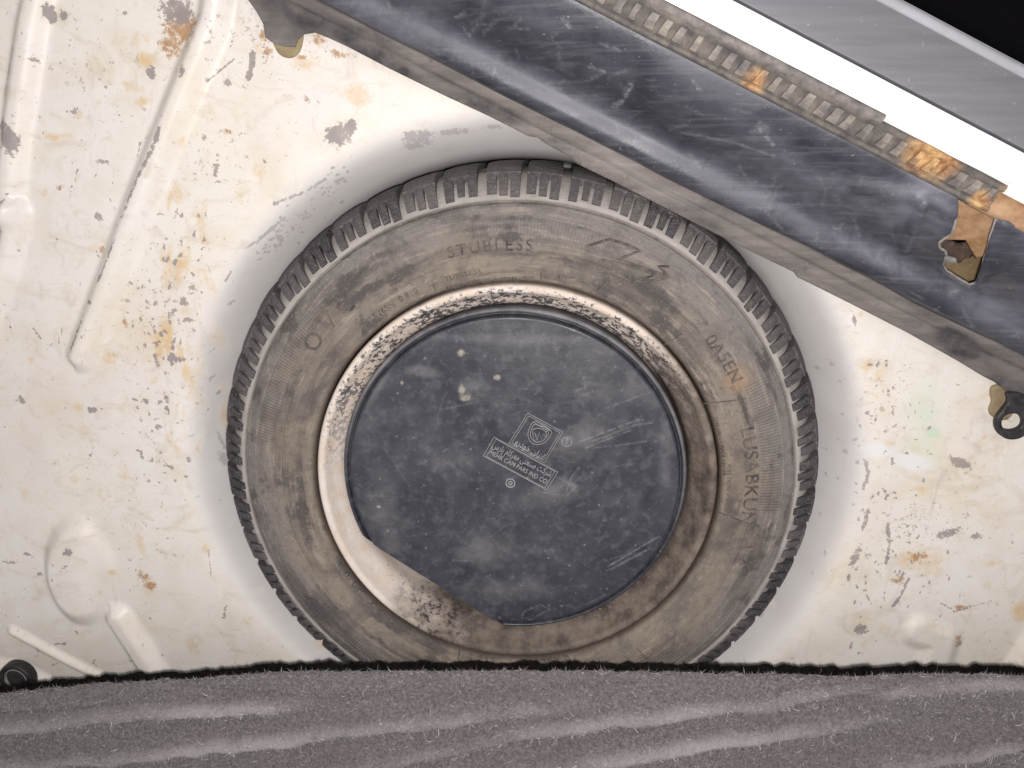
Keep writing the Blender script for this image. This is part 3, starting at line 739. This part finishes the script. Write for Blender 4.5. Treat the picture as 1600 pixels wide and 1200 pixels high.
def plate_text(body, size, at, to, h=.0005, sp=1.0, wfit=None):
    V, F = text_mesh(body, size, .0005, spacing=sp)
    if len(V) == 0: return
    a, b = zoompt([at])[0], zoompt([to])[0]; d = b - a; L = np.linalg.norm(d); d /= L; n = np.array([-d[1], d[0]])
    wd = V[:, 0].max() - V[:, 0].min(); x = (V[:, 0] - V[:, 0].min()) / wd * L
    Q = a + x[:, None] * d + V[:, 1:2] * n
    z = ZC + np.where(V[:, 2] > 0, h, -.0003)
    return obj('lettering', mesh_np('lettering', np.c_[Q, z], F, {'scratch': np.full(len(V), .3), 'dust_tone': np.zeros(len(V)), 'clay': np.zeros(len(V))}, smooth=False), M_EMB, plate)
U = lambda s: ''.join(chr(int(k, 16)) for k in s.split())
T1 = U('FEED FEAD FEA9 FEEE FEA7 20 FEE5 FE8D FEAE FBFE FE8D')
T2 = U('FEB1 FEAD FE8E FB58 20 FEE1 FE8E FB90 FEAE FEEC FEE3 20 FBFD FE98 FECC FEE8 FEBB 20 FE96 FB90 FEAE FEB7')
plate_text(T1, .0085, (480, 545), (800, 735))
plate_text(T2, .0085, (215, 590), (895, 935))
plate_text('MEHR CAM PARS IND CO', .0062, (180, 668), (845, 1018))
def circ(c, r_, n=20): return np.array([(c[0] + r_ * math.cos(t), c[1] + r_ * math.sin(t)) for t in np.linspace(0, 2 * math.pi, n + 1)])
dc = zoompt([(1093, 525)])[0]
raised([circ(dc, .0044), zoompt([(1085, 575), (1100, 480)]), zoompt([(1080, 500), (1100, 478), (1112, 505)])], .0008, .0006, 'date_mark', cover)
ic = zoompt([(432, 1010)])[0]
raised([circ(ic, .0040), circ(ic, .0016, 10)], .0011, .0007, 'moulding_gate', cover)

# ------------------------------------------------------------------ rear sill: dusty crossmember, black trim, seal, body lip, bumper
AN = R(-25.3)
DU = np.array([math.cos(AN), math.sin(AN)]); DV = np.array([-math.sin(AN), math.cos(AN)])
def uv(pts, z): return pxl(pts, z) @ np.stack([DU, DV], 1)
def xyz(Q, z): return np.c_[Q[:, :1] * DU + Q[:, 1:2] * DV, z]
U0, U1 = -.75, .85

flz = np.array([(.20, -.021), (.262, -.021), (.266, -.020), (.2715, -.0165), (.2725, -.0155), (.280, -.0125), (.2815, -.0100), (.288, -.0055), (.2945, -.0025), (.32, -.0025)])
def fz(v): return np.interp(v, flz[:, 0], flz[:, 1])
edge = [(330, -60), (384, -6), (400, 18), (411, 38), (414, 58), (424, 66), (440, 72), (460, 73), (463, 62), (474, 53), (492, 51), (515, 60), (545, 74), (610, 108), (700, 152), (765, 182), (826, 213), (840, 215), (852, 224), (892, 246), (902, 256), (960, 284), (1040, 325), (1120, 366), (1180, 396),
        (1240, 425), (1247, 434), (1262, 441), (1330, 475), (1420, 521), (1500, 566), (1538, 589), (1556, 598), (1572, 611), (1580, 622), (1600, 632), (1640, 640), (1700, 668)]
eu = uv(edge, -.020)
outl = np.vstack([[(U0, .268)], eu, [(U1, .2655), (U1, .2945), (U0, .2945)]])
V2, F2 = cdt(outl, [], .0015, .003)
AD = np.zeros(len(V2))
W2 = V2[:, :1] * DU + V2[:, 1:2] * DV
for x, y, rx, ry, an, s_ in ((600, 95, 50, 10, -26, 1), (560, 70, 40, 8, -26, .9), (470, 40, 40, 30, 0, .5), (1495, 535, 35, 14, -35, 1.0), (1580, 640, 20, 40, 0, .7), (760, 170, 40, 6, -26, .6), (420, 20, 20, 30, 0, .6), (1560, 600, 20, 12, 0, .7)):
    add_blob(AD, W2, px(x, y, -.015)[:2], rx / 1850, ry / 1850, R(an), s_)
AD = np.clip(AD + np.clip((V2[:, 1] - .2885) / .0025, 0, 1) * 1.0 + np.clip(1 - np.abs(V2[:, 1] - .2805 - .0012 * np.sin(V2[:, 0] * 19)) / .0014, 0, 1) * .55 + np.clip((vnoise(V2 * [1, 4], 16, 91, 4) - .48) * 2.6, 0, .65), 0, 1)  # darker along the trim crevice and along the crease line
zz = fz(V2[:, 1]) + (vnoise(V2, 40, 5, 2) - .5) * .0005 + .0145 * np.exp(-(V2[:, 0] / .075) ** 2) * np.clip((.291 - V2[:, 1]) / .014, 0, 1)
V3, F3 = thicken(xyz(V2, zz), F2, np.array([0, 0, -.0022]))
M_FLANGE = mat_dusty_metal(AN)
cross = empty('crossmember', tuple(xyz(np.array([[0.05, .29]]), [ZF])[0]), 'dusty grey steel crossmember flange running along the black sill trim above the tyre', 'car panel')
obj('flange', mesh_np('flange', V3, F3, {'dust_tone': np.r_[AD, AD]}), M_FLANGE, cross)
# standing web below the flange, down to the floor
def strip(prof, u0=U0, u1=U1, n=60, jit=0.0, seed=0):
    prof = np.asarray(prof, float); us = np.linspace(u0, u1, n); m = len(prof)
    g = np.random.default_rng(seed)
    V = []
    for u in us:
        Q = np.c_[np.full(m, u), prof[:, 0]]
        V.append(xyz(Q, prof[:, 1]))
    V = np.vstack(V)
    i = np.arange(n - 1)[:, None]; j = np.arange(m - 1)[None]
    F = np.stack([i * m + j, (i + 1) * m + j, (i + 1) * m + j + 1, i * m + j + 1], -1).reshape(-1, 4)
    return V, F
V, F = strip([(.2935, -.0060), (.2955, -.031), (.2985, -.031), (.2985, -.0060)])
obj('web', mesh_np('web', V, F, {'dust_tone': np.full(len(V), .4)}, smooth=False), M_FLANGE, cross)
hz = -.0165
ringo = smooth_poly(pxl([(1572, 612), (1578, 628), (1567, 641), (1556, 655), (1556, 671), (1566, 684), (1582, 688), (1600, 683), (1611, 670), (1613, 650), (1612, 630), (1606, 616)], hz), 2)
ringh = smooth_poly(pxl([(1564, 662), (1568, 651), (1580, 645), (1594, 648), (1600, 659), (1596, 669), (1582, 674), (1568, 671)], hz), 2)
V2, F2 = cdt(ringo, [ringh], .003)
V3, F3 = thicken(np.c_[V2, np.full(len(V2), hz)], F2, np.array([0, 0, -.005]))
obj('hook_eye', mesh_np('hook_eye', V3, F3, smooth=False), mat_simple('dark_hook_metal', (.018, .016, .018), (.05, .043, .046), 160, .5), cross)

# black trim
TP = catmull([(.2885, .0120), (.2893, .0200), (.2912, .0250), (.2955, .0280), (.3015, .0288), (.3085, .0292), (.3150, .0330), (.3205, .0420), (.3265, .0540), (.3335, .0650), (.3415, .0740), (.3495, .0800), (.3575, .0835), (.3625, .0848)], 6)
TS = np.r_[0, np.cumsum(np.linalg.norm(np.diff(TP, axis=0), axis=1))]
def trim_v2z(v): return np.interp(v, TP[:, 0], TP[:, 1])
def trim_px(x, y):
    z = .05
    for _ in range(12):
        q = uv([(x, y)], z)[0]; z = trim_v2z(q[1])
    return q
hole = [(1499, 300), (1500, 318), (1497, 335), (1488, 364), (1478, 370), (1468, 377), (1469, 385), (1478, 391), (1480, 397), (1475, 412), (1480, 422), (1498, 434), (1517, 445), (1528, 441), (1540, 405), (1551, 365), (1560, 338), (1572, 322), (1580, 300)]
holeq = np.array([trim_px(*p) for p in hole])
holeq[0, 1] = .372; holeq[-1, 1] = .372
def v2s(v): return np.interp(v, TP[:, 0], TS)
outl = np.array([(U0, TS[0]), (U1, TS[0]), (U1, TS[-1])] + [(u_, min(v2s(v_), TS[-1])) for u_, v_ in holeq[::-1]] + [(U0, TS[-1])])
V2, F2 = cdt(outl, [], .0017, .0021)
vv = np.interp(V2[:, 1], TS, TP[:, 0]); zv = np.interp(V2[:, 1], TS, TP[:, 1])
W2 = V2[:, :1] * DU + vv[:, None] * DV
nv = np.gradient(TP, axis=0); nv = np.stack([-nv[:, 1], nv[:, 0]], 1); nv /= np.linalg.norm(nv, axis=1, keepdims=True)
nV = np.interp(V2[:, 1], TS, nv[:, 0]); nZ = np.interp(V2[:, 1], TS, nv[:, 1])
hh = np.zeros(len(V2))
def tpx(pts): return np.array([trim_px(*p) for p in pts]) @ np.stack([DU, DV], 0)
def tr_bead(pts, w_, h):
    q = tpx(pts); i = near(W2, q, w_ * 2)
    if len(i):
        d, _, _ = seg_dist(W2[i], q); k = np.clip(1 - d / w_, 0, 1); hh[i] += h * k * k * (3 - 2 * k)
tr_bead([(1443, 312), (1432, 345), (1416, 388)], .006, .0040)
tr_bead([(1340, 285), (1400, 300), (1475, 312), (1492, 330)], .008, .0032)
tr_bead([(1560, 330), (1552, 365), (1533, 440)], .005, .0022)
tr_bead([(1598, 335), (1575, 345), (1560, 420)], .007, .0025)
tr_bead([(1474, 415), (1480, 424), (1500, 438), (1518, 450)], .004, .0015)
tr_bead([(1180, 190), (1300, 262), (1420, 305)], .012, -.0022)
tr_bead([(1500, 460), (1560, 485), (1640, 520)], .010, .0030)
hh += (vnoise(V2, 16, 11, 2) - .5) * .004
AT = {k: np.zeros(len(V2)) for k in ('scratch', 'dust_tone', 'clay')}
for pts, w_, s_ in (([(947, 158), (958, 150)], 3.0, .9), ([(964, 140), (971, 126)], 3.0, .9), ([(838, 120), (905, 118), (925, 105)], 1.2, .3), ([(860, 15), (872, 30)], 2, .8), ([(705, 35), (712, 45), (735, 10)], 1.3, .5), ([(1055, 200), (1130, 215), (1205, 240)], 1.2, .5), ([(1175, 195), (1200, 222)], 1.4, .6),
                    ([(1070, 115), (1085, 135)], 1.2, .6), ([(1280, 320), (1286, 290)], 1.3, .5), ([(1350, 390), (1362, 405)], 1.5, .6), ([(760, 75), (752, 110)], 1.2, .5), ([(820, 130), (832, 138)], 1.3, .5), ([(900, 95), (930, 105)], 1.2, .6), ([(690, 15), (705, 8)], 1.3, .7), ([(640, 60), (690, 85)], 1.2, .6), ([(1180, 190), (1190, 200)], 3, .6)):
    add_line(AT['scratch'], W2, tpx(pts), w_ / 1850, s_)
for _ in range(90):
    a0 = rng.uniform(480, 1590); b0 = .52 * (a0 - 530) + 15 - rng.uniform(5, 170); t = rng.normal(.5, .9); l = rng.uniform(4, 40)
    add_line(AT['scratch'], W2, tpx([(a0, b0), (a0 + l * math.cos(t), b0 + l * math.sin(t))]), rng.uniform(1.3, 1.9) / 1850, rng.uniform(.1, .4))
for a in ((1465, 300, 40, 14, -26, .7), (1500, 440, 40, 12, -26, .5), (1420, 330, 60, 40, -26, .35), (1240, 290, 60, 30, -26, .35), (1575, 480, 60, 30, -26, .35), (1380, 400, 60, 16, -26, .4), (560, 30, 80, 20, -26, .3), (1300, 300, 90, 20, -26, .3)):
    add_blob(AT['dust_tone'], W2, tpx([a[:2]])[0], a[2] / 1850, a[3] / 1850, R(a[4]), a[5])
AT['dust_tone'] = np.clip(AT['dust_tone'] + np.clip((V2[:, 1] - TS[-1] + .004) / .003, 0, 1) * .5 + (vnoise(V2 * [1, 5], 9, 21, 4) - .5) * .7, 0, 1)
AT['dust_tone'] = np.clip(AT['dust_tone'] + np.clip(1 - np.abs(vv - .3045) / .0085, 0, 1) * .42 * (.45 + vnoise(V2 * [1, 3], 14, 71, 3)), 0, 1)  # pale band paints the ledge highlight into the colour, on top of dust
AT['scratch'] = np.maximum(AT['scratch'], np.clip(1 - np.abs(V2[:, 1] - TS[6]) / .0022, 0, 1) * np.clip((vnoise(V2, 160, 4, 2) - .5) * 4, 0, 1) * .35)
V3 = np.c_[W2, zv] + hh[:, None] * np.c_[nV[:, None] * DV, nZ]
V3, F3 = thicken(V3, F2, np.array([DV[0] * .0016, DV[1] * .0016, -.0022]))
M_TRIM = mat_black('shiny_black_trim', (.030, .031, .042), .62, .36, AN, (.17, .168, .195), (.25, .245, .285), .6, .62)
trim = empty('sill_trim', tuple(xyz(np.array([[0.05, .30]]), [.012])[0]), 'scratched glossy black plastic sill trim with a square latch cut-out', 'trim')
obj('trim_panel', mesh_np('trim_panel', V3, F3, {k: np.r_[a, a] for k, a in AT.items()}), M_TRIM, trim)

# rusty latch well behind the cut-out
M_RUST = NT('rusty_bare_metal'); c_ = M_RUST.coord(); n_ = M_RUST.noise(c_, 90, 5, .65); n2_ = M_RUST.noise(c_, 20, 4)
cc_ = M_RUST.mix(M_RUST.ramp(n_, .35, .65), (.30, .16, .075), (.50, .31, .18)); cc_ = M_RUST.mix(M_RUST.ramp(n2_, .5, .7, 0, .6), cc_, (.46, .33, .23))
M_RUST = M_RUST.out(cc_, .8, M_RUST.bump(n_, .5, .001), .3)
latch = empty('latch_striker', tuple(xyz(np.array([[uv([(1520, 390)], .05)[0][0], .345]]), [.012])[0]), 'rusty latch striker with a dark hook inside the square trim cut-out', 'latch')
def slab_px(pts, z, t, name, mat, parent, sm=1, tilt=None):
    q = smooth_poly(pxl(pts, z), sm) if sm else pxl(pts, z)
    V2, F2 = cdt(q, [], .004); zz = np.full(len(V2), z)
    if tilt is not None: zz = zz + ((V2 - q.mean(0)) @ DV) * tilt
    V3, F3 = thicken(np.c_[V2, zz], F2, np.array([0, 0, -t]))
    return obj(name, mesh_np(name, V3, F3, smooth=False), mat, parent)
slab_px([(1490, 290), (1600, 320), (1572, 352), (1556, 400), (1545, 408), (1520, 375), (1492, 376), (1486, 350)], .052, .003, 'upper_plate', M_RUST, latch, 0, .85)
slab_px([(1440, 380), (1560, 380), (1575, 470), (1450, 460)], -.002, .003, 'back_plate', mat_simple('brown_grimy_metal', (.13, .09, .045), (.27, .19, .10), 60, .7), latch, 0, .3)
slab_px([(1466, 376), (1484, 372), (1500, 380), (1520, 376), (1530, 388), (1522, 402), (1508, 404), (1503, 412), (1490, 408), (1480, 400), (1468, 392)], .034, .008, 'hook', mat_simple('dark_hook_iron', (.045, .03, .022), (.10, .065, .05), 120, .6), latch, 1)
slab_px([(1480, 398), (1496, 402), (1500, 411), (1484, 411), (1476, 405)], .040, .004, 'stop_pad', mat_simple('grey_stop_rubber', (.14, .13, .13), (.34, .31, .30), 120, .7), latch, 1)

hp = densify(np.array([trim_px(*p) for p in hole[2:-2]]), .0015, False)
hpz = trim_v2z(hp[:, 1]); H3 = xyz(hp, hpz + .0008)
ring = []; Fh = []
for i_ in range(len(H3)):
    t3 = H3[min(i_ + 1, len(H3) - 1)] - H3[max(i_ - 1, 0)]; t3 /= np.linalg.norm(t3); a3 = np.cross(t3, [0, 0, 1]); a3 /= np.linalg.norm(a3); b3 = np.cross(a3, t3)
    for k_ in range(6): ring.append(H3[i_] + .0011 * (math.cos(k_ * math.pi / 3) * a3 + math.sin(k_ * math.pi / 3) * b3))
    if i_: Fh += [((i_ - 1) * 6 + k_, (i_ - 1) * 6 + (k_ + 1) % 6, i_ * 6 + (k_ + 1) % 6, i_ * 6 + k_) for k_ in range(6)]
obj('cutout_edge', mesh_np('cutout_edge', ring, Fh), mat_simple('dusty_cut_plastic', (.15, .135, .13), (.36, .32, .29), 150, .7), trim)

# perished weather strip with its row of clamp teeth
u_end = uv([(1581, 285)], .095)[0][0]
rp = [(px(1455, 240, .079), .015), (px(1475, 255, .079), .011), (px(1180, 128, .077), .008), (px(1597, 305, .074), .014), (px(1530, 315, .072), .007)]
M_SEAL = mat_seal(AN, [(tuple(p), r_) for p, r_ in rp], .72)
seal = empty('weather_strip', tuple(xyz(np.array([[0.1, .37]]), [.08])[0]), 'perished dusty rubber weather strip with a row of clamp teeth and orange rust patches', 'weather strip')
V, F = strip([(.3612, .0800), (.3612, .0895), (.3625, .0912), (.3645, .0908), (.3652, .0888), (.3755, .0925), (.3762, .0955), (.3790, .0965), (.3810, .0950), (.3815, .0820)], U0, u_end, 90)
V[:, 2] += (vnoise(V[:, :2], 60, 8, 2) - .5) * .0022
obj('carrier', mesh_np('carrier', V, F), mat_seal(AN, [(tuple(p), r_) for p, r_ in rp], .45), seal)  # darker copy of the rubber paints shadow into the gaps between teeth
tb = []
for vr in range(3):
    w_ = .0030 + .0007 * vr
    Pq = [(-w_, .3655, .0884), (w_, .3655, .0884), (w_ * .8, .3745, .0918), (-w_ * .8, .3745, .0918)]
    Pt = [(-w_ * .85, .3658, .0925), (w_ * .85, .3658, .0925), (w_ * .7, .3700, .0968), (-w_ * .7, .3700, .0968), (w_ * .6 + .001, .3752, .0972), (-w_ * .6 + .001, .3752, .0972)]
    V = np.array([np.r_[a * DU + b * DV, c] for a, b, c in Pq + Pt])
    F = [(4, 5, 6, 7), (7, 6, 8, 9), (0, 1, 5, 4), (1, 2, 8, 6, 5), (2, 3, 9, 8), (3, 0, 4, 7, 9)]
    me = mesh_np('clamp_tooth', V, F, smooth=False); me.materials.append(M_SEAL); tb.append(me)
carrier = seal.children[0] if seal.children else None
u_ = -.16
while u_ < u_end - .006:
    o = obj('clamp_tooth', tb[int(rng.integers(0, 3))], None, seal)
    off = u_ * DU
    o.location = Vector((off[0], off[1], rng.uniform(-.0022, .0004))) - Vector(seal.location)
    u_ += .0116 + rng.normal(0, .0013)
    o.rotation_euler.z = 0.0
# bare rusted flange where the rubber has gone
V, F = strip([(.3605, .0790), (.3612, .0868), (.3640, .0885), (.3690, .0890), (.3730, .0905), (.3765, .0885), (.3770, .0800)], u_end - .012, U1, 90)
V[:, 2] += (vnoise(V[:, :2], 110, 58, 3) - .5) * .0045
obj('rusted_flange', mesh_np('rusted_flange', V, F), M_RUST, seal)
# torn dark rubber lip above the teeth
ue2 = uv([(1380, 176)], .098)[0][0]
V, F = strip([(.3775, .0950), (.3790, .0990), (.3820, .1000), (.3842, .0985), (.3845, .090)], U0, ue2, 70)
V[:, 2] += (vnoise(V[:, :2], 90, 18, 2) - .5) * .0020
obj('torn_lip', mesh_np('torn_lip', V, F), mat_simple('dark_torn_rubber', (.11, .10, .10), (.27, .235, .21), 110, .8), seal)

# white painted body lip
V, F = strip(catmull([(.3630, .0700), (.3650, .0845), (.3780, .0885), (.3860, .0915), (.3945, .0925), (.4020, .0915), (.4045, .0890), (.4055, .0700)], 4), U0, U1, 80)
V[:, 2] += (vnoise(V[:, :2], 18, 28, 2) - .5) * .0016
lip = obj('body_lip', mesh_np('body_lip', V, F), mat_paint_white())
tag(lip, 'glossy white painted body lip between the weather strip and the grey bumper', 'car panel')
# bumper
bump = empty('bumper', tuple(xyz(np.array([[0.1, .43]]), [-.2])[0]), 'plain grey plastic bumper with a pale rounded outer edge beyond the white lip', 'bumper')
V, F = strip(catmull([(.4062, .0650), (.4068, .0840), (.4090, .0862), (.4200, .0830), (.4350, .0770), (.4490, .0705)], 4), U0, U1, 80)
V[:, 2] += (vnoise(V[:, :2], 12, 38, 2) - .5) * .0012
obj('bumper_top', mesh_np('bumper_top', V, F), mat_bumper(AN), bump)
V, F = strip(catmull([(.4485, .0700), (.4500, .0718), (.4535, .0722), (.4562, .0700), (.4570, .0650), (.4560, .0300), (.4520, -.10), (.4480, -.20)], 5), U0, U1, 40)
obj('bumper_edge', mesh_np('bumper_edge', V, F), mat_simple('pale_bumper_edge', (.33, .325, .345), (.40, .39, .42), 30, .38, .1), bump)

# the sill assembly sits low against the crossmember
for o_ in (trim, latch, seal, bump): o_.location = Vector(o_.location) + Vector((*(DU * .0080 + DV * .0010), -.018))
lip.location = Vector((*(DU * .0080 + DV * .0010), -.018))

# ------------------------------------------------------------------ rubber grommet
gc = px(22, 1064, -.012); gx, gy = gc[:2]
grom = empty('rubber_grommet', (gx, gy, ZF + .004), 'round black rubber grommet with a dusty ring beside the carpet edge', 'grommet')
V, F = lathe(catmull([(.0180, ZF - .002), (.0180, -.0245), (.0168, -.0215), (.0148, -.0208), (.0130, -.0225), (.0124, -.0240)], 4), 60, cx=gx, cy=gy)
obj('outer_ring', mesh_np('outer_ring', V, [tuple(reversed(f)) for f in F.tolist()]), mat_simple('black_rubber', (.012, .011, .012), (.035, .032, .032), 200, .55), grom)
V, F = lathe(catmull([(.0126, -.0245), (.0120, -.0228), (.0110, -.0226), (.0104, -.0242)], 4), 60, cx=gx, cy=gy)
obj('dusty_ring', mesh_np('dusty_ring', V, [tuple(reversed(f)) for f in F.tolist()]), mat_simple('dusty_grey_rubber', (.16, .15, .14), (.28, .26, .24), 160, .8), grom)
V, F = lathe(catmull([(.0106, -.0250), (.0087, -.0238), (.0020, -.0232), (.0012, -.0222), (.0001, -.0220)], 4), 50, cx=gx, cy=gy)
V[:, 2] += 0
obj('plug_centre', mesh_np('plug_centre', V, [tuple(reversed(f)) for f in F.tolist()]), mat_simple('worn_black_rubber', (.022, .021, .023), (.06, .057, .058), 120, .5), grom)

grom.location.z += .009

# ------------------------------------------------------------------ carpet folded back over the front of the well
ce = smooth_poly(pxl([(-260, 1110), (-60, 1088), (60, 1076), (150, 1066), (250, 1062), (330, 1056), (420, 1049), (560, 1047), (800, 1046), (1000, 1047), (1100, 1051), (1200, 1050), (1330, 1052), (1480, 1050), (1600, 1053), (1900, 1060)], .045) + [0, -.0035], 2, False)
NX, NS = 640, 150
xs = np.linspace(-.66, .62, NX); ye = np.interp(xs, ce[:, 0], ce[:, 1])
ss = np.linspace(0, .24, NS)
def base_z(s): return .045 + .16 * s + .2 * s * s
CXg = np.repeat(xs[:, None], NS, 1); CYg = ye[:, None] - ss[None]; CZg = base_z(ss)[None] + 0 * CXg
CP = np.stack([CXg.ravel(), CYg.ravel()], 1); cz = CZg.ravel().copy()
def car_px(x, y):
    z = .07
    for _ in range(10):
        p = px(x, y, z); s = max(0, np.interp(p[0], xs, ye) - p[1]); z = base_z(s)
    return p[:2]
crest_light = np.zeros(len(CP))  # paleness of fold crests: their light put into sheet and fibre colour
CPw = CP + np.stack([vnoise(CP, 30, 81, 3) - .5, vnoise(CP, 30, 82, 3) - .5], 1) * .009
def fold(pts, w_, h, asym=0.0):
    q = smooth_poly(np.array([car_px(*p) for p in pts]), 1, False)
    i = near(CP, q, w_ * 2.2); d, sd, t = seg_dist(CPw[i], q)
    k = np.exp(-(d / (w_ * np.where(sd > 0, 1 + asym, 1 - asym))) ** 2) * np.clip(np.minimum(t, 1 - t) * 7, 0, 1)
    cz[i] += h * k * (1.0 if h > 0 else 1.2)
    if h > 0: crest_light[i] = np.maximum(crest_light[i], np.exp(-((d + np.where(sd > 0, -.003, .004)) / .0055) ** 2) * np.clip(np.minimum(t, 1 - t) * 5, 0, 1))
# soft ridges (steeper on the side toward the camera) and sharp creases
fold([(-160, 1160), (100, 1122), (300, 1108), (520, 1098)], .0075, .011, .35)
fold([(-150, 1205), (150, 1180), (420, 1150), (600, 1128), (820, 1106), (960, 1098)], .0085, .0150, .35)
fold([(300, 1240), (640, 1180), (830, 1135), (1050, 1110), (1250, 1085), (1420, 1066)], .0085, .0155, .35)
fold([(560, 1250), (800, 1200), (1050, 1165), (1280, 1130), (1420, 1115)], .0080, .0150, .35)
fold([(1180, 1230), (1400, 1190), (1640, 1150)], .0085, .0140, .35)
fold([(1330, 1090), (1480, 1078), (1700, 1072)], .0060, .0035, .2)
for pts, h in (([(230, 1066), (330, 1076), (480, 1088), (640, 1088), (800, 1084), (960, 1070), (1050, 1060)], .005), ([(-60, 1120), (60, 1110), (200, 1100), (300, 1096)], .004), ([(1700, 1060), (1500, 1072), (1340, 1084), (1150, 1108), (980, 1140), (820, 1172)], .0045), ([(120, 1200), (300, 1170), (420, 1155)], .004), ([(1600, 1160), (1400, 1196)], .0035)):
    fold(pts, .0022, -h)
cz += (vnoise(CP, 26, 44, 3) - .5) * .006 * np.clip(0.3 + (ye.repeat(NS) - CP[:, 1]) * 20, 0, 1)
cz += (vnoise(CP, 300, 45, 2) - .5) * .0012
crest_light *= np.clip(vnoise(CP, 9, 83, 3) * 2.0 - .1, .3, 1.1)
# edge: round over and cut down
es = np.tile(ss, NX)
cz -= .0035 * np.clip(1 - es / .006, 0, 1) ** 2
ey = (vnoise(np.c_[CP[:, 0], 0 * CP[:, 0]], 90, 46, 3) - .5) * .004 * np.clip(1 - es / .02, 0, 1)
CPy = CP[:, 1] + ey
V = np.stack([CP[:, 0], CPy, cz], 1)
# skirt of the cut edge plus underside
skirt = V.reshape(NX, NS, 3)[:, 0]
s1 = skirt + [0, -.001, -.007]; s2 = skirt + [0, -.03, -.006]
nv0 = len(V); Vall = np.vstack([V, s1, s2])
i = np.arange(NX - 1)[:, None]; j = np.arange(NS - 1)[None]
Fc = np.stack([i * NS + j, i * NS + j + 1, (i + 1) * NS + j + 1, (i + 1) * NS + j], -1).reshape(-1, 4)
carpet = empty('carpet', (0.0, -.30, ZF + .01), 'rumpled grey felt carpet folded back across the front of the wheel well', 'carpet')
obj('felt_sheet', mesh_np('felt_sheet', V, np.ascontiguousarray(Fc), {'crest_light': crest_light}), mat_carpet(), carpet)
fr = skirt.copy(); fr[:, 1] += .0042 + (vnoise(np.c_[xs, 0 * xs], 140, 61, 3) - .5) * .007; fr[:, 2] -= .0045  # black backing pushed past the felt to stand in for its edge shadow
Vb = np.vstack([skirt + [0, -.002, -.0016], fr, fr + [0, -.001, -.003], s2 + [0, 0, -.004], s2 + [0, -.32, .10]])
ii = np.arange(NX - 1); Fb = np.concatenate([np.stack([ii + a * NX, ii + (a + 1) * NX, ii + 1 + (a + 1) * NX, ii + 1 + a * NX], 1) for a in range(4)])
obj('backing_shadow', mesh_np('backing_shadow', Vb, np.ascontiguousarray(Fb)), mat_simple('black_backing_shadow', (.003, .0025, .0025), (.010, .008, .007), 200, .95, .3, .05), carpet)
# fibres
NFb = 95000
fx = rng.uniform(-.62, .58, NFb); fs = rng.uniform(0, 1, NFb) ** 1.1 * .20; ne = 5000
fs[:ne] = rng.uniform(0, .002, ne)
gi = (fx - xs[0]) / (xs[1] - xs[0]); gj = fs / (ss[1] - ss[0])
i0 = gi.astype(int); j0 = np.minimum(gj.astype(int), NS - 2)
VV = V.reshape(NX, NS, 3)
fa, fb = (gi - i0)[:, None], (gj - j0)[:, None]
root = (VV[i0, j0] * (1 - fa) + VV[i0 + 1, j0] * fa) * (1 - fb) + (VV[i0, j0 + 1] * (1 - fa) + VV[i0 + 1, j0 + 1] * fa) * fb
root[:, 2] -= .0006
az = rng.uniform(0, 2 * np.pi, NFb); el = rng.uniform(.1, .8, NFb); ln = rng.gamma(4, .0011, NFb)
dr = np.stack([np.cos(az) * np.cos(el), np.sin(az) * np.cos(el), np.sin(el)], 1)
dr[:ne, 1] = np.abs(dr[:ne, 1]) * .8
pr = np.cross(dr, rng.normal(size=(NFb, 3))); pr /= np.linalg.norm(pr, axis=1, keepdims=True)
wd = rng.uniform(.00015, .00032, NFb)[:, None]
mid = root + dr * ln[:, None] * .55 + [0, 0, .0003]
tip = root + dr * ln[:, None] - np.array([0, 0, 1]) * (ln[:, None] * .25)
Vf = np.stack([root - pr * wd, root + pr * wd, mid + pr * wd * .8, mid - pr * wd * .8, tip], 1).reshape(-1, 3)
b5 = np.arange(NFb)[:, None] * 5
Ff = np.concatenate([b5 + [0, 1, 2], b5 + [0, 2, 3], b5 + [3, 2, 4]])
tone = np.clip(rng.beta(.9, 3.0, NFb) + .28 * crest_light.reshape(NX, NS)[i0, j0] * rng.uniform(.3, 1.3, NFb), 0, 1).repeat(5)
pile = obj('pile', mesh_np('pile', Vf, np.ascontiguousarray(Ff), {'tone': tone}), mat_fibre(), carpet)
pile['kind'] = 'stuff'

# black fibres that stand in for shadow along the carpet edge
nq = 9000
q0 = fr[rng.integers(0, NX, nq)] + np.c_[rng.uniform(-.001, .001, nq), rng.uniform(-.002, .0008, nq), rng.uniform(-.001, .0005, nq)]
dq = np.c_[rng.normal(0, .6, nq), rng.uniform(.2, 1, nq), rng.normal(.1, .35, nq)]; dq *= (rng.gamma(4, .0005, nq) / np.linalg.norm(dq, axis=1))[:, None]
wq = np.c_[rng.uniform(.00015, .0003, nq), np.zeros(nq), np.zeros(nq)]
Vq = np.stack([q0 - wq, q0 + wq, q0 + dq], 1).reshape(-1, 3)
shadow_fringe = obj('shadow_fringe', mesh_np('shadow_fringe', Vq, np.arange(nq * 3).reshape(-1, 3)), mat_simple('black_shadow_fringe', (.006, .005, .005), (.03, .025, .022), 300, .95, .1, .05), carpet)
shadow_fringe['kind'] = 'stuff'
